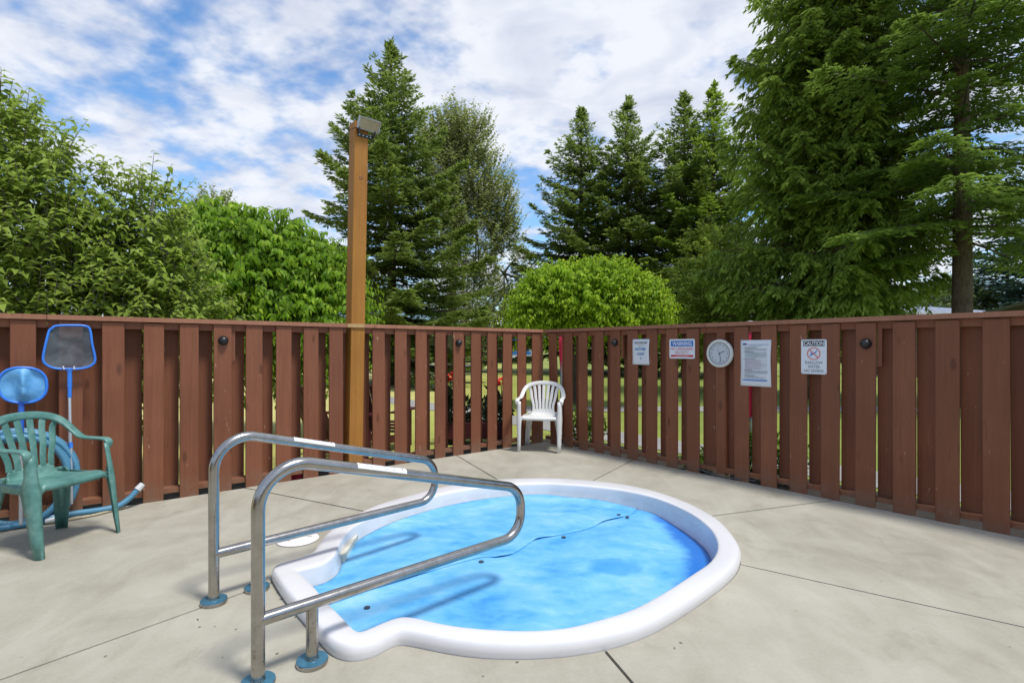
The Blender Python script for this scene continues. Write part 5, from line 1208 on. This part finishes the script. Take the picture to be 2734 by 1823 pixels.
def building_gable():
    D = 19; xa = at(2632, D)[0]; root = thing('gabled_house', (xa, D, GZ), -.72, label='dark olive house whose shingled gable rises at the right edge behind the fence', cat='house'); W_ = 5.2; ze = zt(826, D) - GZ; zp = zt(772, D) - GZ
    V = [(.35, .5, 0), (W_ - .35, .5, 0), (W_ - .35, .5, ze), (W_ / 2, .5, zp - .1), (.35, .5, ze), (.35, 6, 0), (W_ - .35, 6, 0), (W_ - .35, 6, ze), (W_ / 2, 6, zp - .1), (.35, 6, ze)]
    me = bpy.data.meshes.new('wall'); me.from_pydata(V, [], [(0, 1, 2, 3, 4), (9, 8, 7, 6, 5), (0, 4, 9, 5), (1, 6, 7, 2)]); me.update(); link('wall', me, M_SIDING, root)
    for s in (-1, 1):
        e = (W_ / 2 + s * (W_ / 2 + .1), ze - .08); V = [(e[0], 0, e[1]), (W_ / 2, 0, zp), (W_ / 2, 6.4, zp), (e[0], 6.4, e[1])]; V += [(a, b, c - .12) for a, b, c in V]
        m2 = MB(); m2.add([Vector(v) for v in V], [(0, 1, 2, 3), (7, 6, 5, 4), (0, 4, 5, 1), (1, 5, 6, 2), (2, 6, 7, 3), (3, 7, 4, 0)]); m2.build('roof', M_SHING, root)
    for x in (1.1, 3.2):
        mb = MB(); mb.box((x + .5, .47, ze - .55), (1.0, .06, .9)); f = mb.build('window', M_TRW, root); mb = MB(); mb.box((x + .5, .44, ze - .55), (.86, .03, .76)); mb.build('pane', M_GLASSD, f)
building_gable()
def trailer(px, D, L_, top, label, band_, rz=0.0):
    h = zt(top, D) - GZ; root = thing('camper_trailer', at(px, D), rz, label=label, cat='camper trailer', group='campers parked beyond the lawn')
    mb = MB(); mb.box((0, 0, .45 + (h - .6) / 2), (L_, 2.2, h - .6)); mb.build('body', M_TRW, root); mb = MB(); mb.box((0, 0, h - .11), (L_ + .1, 2.3, .10)); mb.build('roof', band_, root); mb = MB(); mb.box((0, -1.115, .95), (L_ - .02, .03, .28)); mb.build('stripe', band_, root)
    for x in (-L_ * .3, L_ * .05): mb = MB(); mb.box((x, -1.12, h * .62), (.9, .04, .5)); f = mb.build('window', M_SGREY, root); mb = MB(); mb.box((x, -1.15, h * .62), (.78, .03, .40)); mb.build('pane', M_GLASSD, f)
    mb = MB(); mb.box((L_ * .33, -1.12, h * .5), (.65, .03, h * .62)); mb.build('door', plain('trailer_door', (.5, .52, .53), .4), root)
    for x in (-.45, .45): mb = MB(); mb.cyl((x, -.95, .33), .33, .22, 20, 'y'); mb.build('wheel', M_TYRE, root)
trailer(1610, 50, 5.5, 872, 'camper with turquoise trim seen through the fence beside the mulberry trunk', M_TRB); trailer(1760, 47, 5.0, 884, 'white camper seen through the fence beside the bather load notice', M_TRW, .2); trailer(1395, 49, 3.2, 905, 'small dark-banded camper seen through the fence above the white chair', M_SBLUE); trailer(868, 50, 5.0, 900, 'white camper seen through the fence left of the lamp post', M_TRB, .1)
def car(px, D, mat, label, rz=0):
    root = thing('parked_car', at(px, D), rz, label=label, cat='car', group='cars parked by the road')
    pr = [(-2.1, .3), (-2.15, .72), (-1.95, .92), (-1.2, .98), (-.65, 1.42), (.75, 1.44), (1.35, 1.0), (2.05, .92), (2.15, .6), (2.1, .3)]; V = [(x, -.85, z) for x, z in pr] + [(x, .85, z) for x, z in pr]; n = len(pr)
    mb = MB(); mb.add([Vector(v) for v in V], [tuple(reversed(range(n))), tuple(range(n, 2 * n))] + [(i, (i + 1) % n, n + (i + 1) % n, n + i) for i in range(n)]); bdy = mb.build('body', mat, root)
    m2 = MB(); m2.add([Vector(v) for v in ((-1.05, -.857, 1.0), (1.15, -.857, 1.0), (.68, -.857, 1.36), (-.6, -.857, 1.36))], [(0, 1, 2, 3)]); m2.build('window', M_GLASSD, root)
    for x in (-1.3, 1.3): mb = MB(); mb.cyl((x, -.70, .32), .32, .2, 20, 'y'); mb.build('wheel', M_TYRE, root)
car(740, 42, M_CARR, 'red car parked by the road, seen through the left fence'); car(560, 42, M_CARW, 'white car parked by the road, behind the left fence', .1)

# ------------------------------------------------------------------ things standing just outside the fence
def umbrella(px, y0, y1, D, wd, label, fold=1, cap=False):
    h0 = EYE - (y0 - PHY) / PXF * D; h1 = EYE - (y1 - PHY) / PXF * D; p = at(px, D); root = thing('closed_umbrella', p, label=label, cat='umbrella', group='closed red umbrellas outside the fence'); H = h0 - GZ; lo = h1 - GZ
    g = np.random.default_rng(int(px)); V = []; n = 24; rows = [(0, .012), (.06, .05), (.14, .10 * .8), (.35, .085), (.6, .075), (.85, .06), (1, .045)]
    for t, r in rows:
        for i in range(n): a = 2 * math.pi * i / n; rr = r * wd * fold ** t * (1 + .28 * math.cos(a * 8)); V.append((rr * math.cos(a), rr * math.sin(a), H - t * (H - lo)))
    F = [(k * n + i, (k + 1) * n + i, (k + 1) * n + (i + 1) % n, k * n + (i + 1) % n) for k in range(len(rows) - 1) for i in range(n)]
    mb = MB(); mb.add([Vector(v) for v in V], F); mb.build('canopy', M_REDC, root); mb = MB(); mb.cyl((0, 0, 0), .02, H - .02, 12); mb.build('pole', M_SGREY, root)
    mb = MB(); mb.lathe([(.16, 0), (.16, .05), (.03, .07)], 20); mb.build('base', M_SGREY, root)
    if cap: mb = MB(); mb.lathe([(.075, H - .03), (.07, H + .01), (.045, H + .035), (.005, H + .045)], 20); mb.build('top_cap', M_SILVER, root, 60)
umbrella(1499, 888, 1045, 8.2, .55, 'closed red umbrella behind the corner of the fence, above the white chair', .25); umbrella(2004, 866, 1112, 6.3, .8, 'closed red umbrella with a grey cap behind the rules poster', cap=True)
# red flowers in a planter cart outside the fence
def canna(px, py, D, label, seed):
    g = np.random.default_rng(seed); p = at(px, D); root = thing('canna_plant', p, label=label, cat='plant', group='red cannas outside the fence'); h = EYE - (py - PHY) / PXF * D - GZ
    mb = MB(); mb.tube([(0, 0, .3), (.02, 0, h * .6), (0, 0, h)], [.012, .009, .006], 7); mb.build('stem', M_BARKD, root)
    n = 26; a = g.uniform(0, 6.28, n); P = np.stack([.01 * np.cos(a), .01 * np.sin(a), h + g.uniform(-.03, .07, n)], 1); V, F, t = leaves(P, np.stack([np.cos(a), np.sin(a), g.uniform(-.3, 1, n)], 1), g.normal(size=(n, 3)), np.full(n, .085), np.full(n, .045), np.zeros(n)); link('flower', mesh_np('flower', V, F), M_PETAL, root)
    n = 9; a = g.uniform(0, 6.28, n); z = np.linspace(.35, h * .68, n); P = np.stack([0 * a, 0 * a, z], 1); V, F, t = leaves(P, np.stack([np.cos(a) * .6, np.sin(a) * .6, np.full(n, .9)], 1), g.normal(size=(n, 3)), np.full(n, .42), np.full(n, .15), g.uniform(0, 1, n), .25); link('leaves', mesh_np('leaves', V, F, t), L_CANNA, root)
canna(1203, 1012, 7.4, 'red-flowered canna behind the fence, left of the other one', 5); canna(1338, 1025, 7.9, 'red-flowered canna behind the fence, close to the white chair', 6)
def cart():
    D = 7.6; p = at(1278, D); root = thing('planter_cart', p, label='black metal planter cart filled with dark foliage outside the fence', cat='planter')
    mb = MB()
    for x in (-.36, .36): mb.box((x, 0, .62), (.022, .022, 1.1))
    for z in (1.02, 1.16): mb.box((0, 0, z), (.72, .016, .02))
    mb.build('frame', M_BLACKP, root); mb = MB(); mb.box((0, 0, .2), (.95, .42, .22)); mb.build('trough', M_MAROON, root)
    g = np.random.default_rng(3); n = 260; P = np.stack([g.uniform(-.45, .45, n), g.uniform(-.2, .2, n), g.uniform(.3, .62, n)], 1); V, F, t = leaves(P, rand_unit(g, n) + np.array([0, 0, .5]), rand_unit(g, n), np.full(n, .12), np.full(n, .07), g.uniform(0, 1, n)); link('foliage', mesh_np('foliage', V, F, t), L_CANNA, root)
    for x in (-.35, .35): mb = MB(); mb.cyl((x, -.1, .06), .09, .03, 16, 'y'); mb.build('wheel', M_TYRE, root)
cart()
def adirondack(px, D, rz, label):
    root = thing('garden_chair', at(px, D), rz, label=label, cat='chair', group='maroon garden chairs outside the fence')
    for i in range(5): mb = MB(); M = Matrix.Translation((-.2 + i * .1, .22, .3)) @ Matrix.Rotation(R(-22), 4, 'X'); mb.box((0, 0, .3), (.085, .02, .6 + .05 * (2 - abs(i - 2))), M); mb.build('back_slat', M_MAROON, root)
    for i in range(4): mb = MB(); mb.box((0, -.25 + i * .12, .33 - i * .025), (.5, .10, .02)); mb.build('seat_slat', M_MAROON, root)
    for s in (-1, 1):
        mb = MB(); mb.box((s * .31, -.05, .52), (.12, .62, .022)); mb.build('arm', M_MAROON, root); mb = MB(); mb.box((s * .27, -.28, .25), (.03, .09, .5)); mb.build('leg', M_MAROON, root); mb = MB(); mb.box((s * .24, .1, .14), (.03, .75, .10), Matrix.Rotation(R(8), 4, 'X')); mb.build('leg', M_MAROON, root)
adirondack(895, 6.6, 2.6, 'maroon garden chair outside the fence just left of the lamp post'); adirondack(1020, 7.2, 2.9, 'maroon garden chair outside the fence just right of the lamp post')
mb = MB(); mb.box((0, 0, .03), (.34, .2, .06)); o = mb.build('red_crate', M_REDC); p = off(DL, NL, hit(792, DL, NL)[0], -.26, GZ + .07); o.location = p; tag(o, 'low red plastic tray on the ground behind the fence foot', 'tray')
# ground plants in the bed behind the right fence
for i, (px, dd, h, lb) in enumerate(((2010, .55, .62, 'leafy green plant behind the fence below the rules poster'), (2100, .55, .55, 'leafy green plant behind the fence below the caution sign'), (1540, .7, .55, 'leafy green plant behind the fence right of the white chair'), (1582, .7, .5, 'smaller leafy plant behind the fence farther right of the white chair'), (1865, .4, .25, 'low weedy plant behind the fence foot left of the clock post'))):
    s, t = hit(px, DR, NR, -dd); p = off(DR, NR, s, -dd, GZ); g = np.random.default_rng(100 + i); root = thing('shrub', p, label=lb, cat='shrub', group='shrubs in the bed behind the right fence'); n = 420
    P = rand_unit(g, n) * np.array([.20, .20, h * .5]) * (g.uniform(0, 1, n) ** .4)[:, None] + np.array([0, 0, h * .5]); V, F, t_ = leaves(P, rand_unit(g, n) + np.array([0, 0, .3]), rand_unit(g, n) + np.array([0, 0, 1.]), g.uniform(.04, .08, n), g.uniform(.025, .05, n), g.uniform(0, 1, n)); link('foliage', mesh_np('foliage', V, F, t_), L_PLANT, root)
    mb = MB()
    for k in range(5): a = k * 1.26; mb.tube([(0, 0, 0), (.06 * math.cos(a), .06 * math.sin(a), h * .4), (.13 * math.cos(a), .13 * math.sin(a), h * .8)], [.006, .004, .002], 5)
    mb.build('stems', M_BARKD, root)
# scattered bits of grit and dead leaf on the deck
g = np.random.default_rng(5); V = []; F = []
spots = [(528, 1654), (533, 1674), (574, 1673), (630, 1680), (594, 1755), (740, 1745), (1290, 1805), (1818, 1716), (1801, 1730), (1381, 1768), (1830, 1240), (437, 1350), (740, 1582), (745, 1586), (750, 1600), (765, 1640), (788, 1648)]
for x, y in spots:
    p = G(x, y); s = g.uniform(.003, .007); a = g.uniform(0, 3); q = [(s * 1.6 * math.cos(a), s * 1.6 * math.sin(a), .001), (-s * .5 * math.sin(a), s * .5 * math.cos(a), .003), (-s * 1.6 * math.cos(a), -s * 1.6 * math.sin(a), .001), (s * .5 * math.sin(a), -s * .5 * math.cos(a), .002)]
    b = len(V); V += [(p.x + u, p.y + v, .0012 + w_) for u, v, w_ in q]; F.append((b, b + 1, b + 2, b + 3))
for k in range(130):
    s_ = g.uniform(0, 6.5); side_ = g.random() < .5; p = off(DL if side_ else DR, NL if side_ else NR, s_, abs(g.normal(0, .06)) + .008) if k < 110 else Vector((g.uniform(-3, 3), g.uniform(1.6, 6), 0))
    i = np.argmin(np.linalg.norm(OUT - np.array([p.x, p.y]), axis=1)); v_ = np.array([p.x, p.y]) - OUT[i]
    if v_.dot(NO[i]) < .01: continue
    s = g.uniform(.0015, .0045); a = g.uniform(0, 3); b = len(V); V += [(p.x + s * math.cos(a + q), p.y + s * math.sin(a + q), .0012 + .0015 * (q > 2)) for q in (0, 1.4, 3.1, 4.6)]; F.append((b, b + 1, b + 2, b + 3))
me = bpy.data.meshes.new('debris'); me.from_pydata(V, [], F); me.update(); tag(link('debris', me, plain('dead_leaf', (.06, .045, .03), .9, 0, .4)), 'scattered grit and dead leaf specks on the concrete deck', kind='stuff')
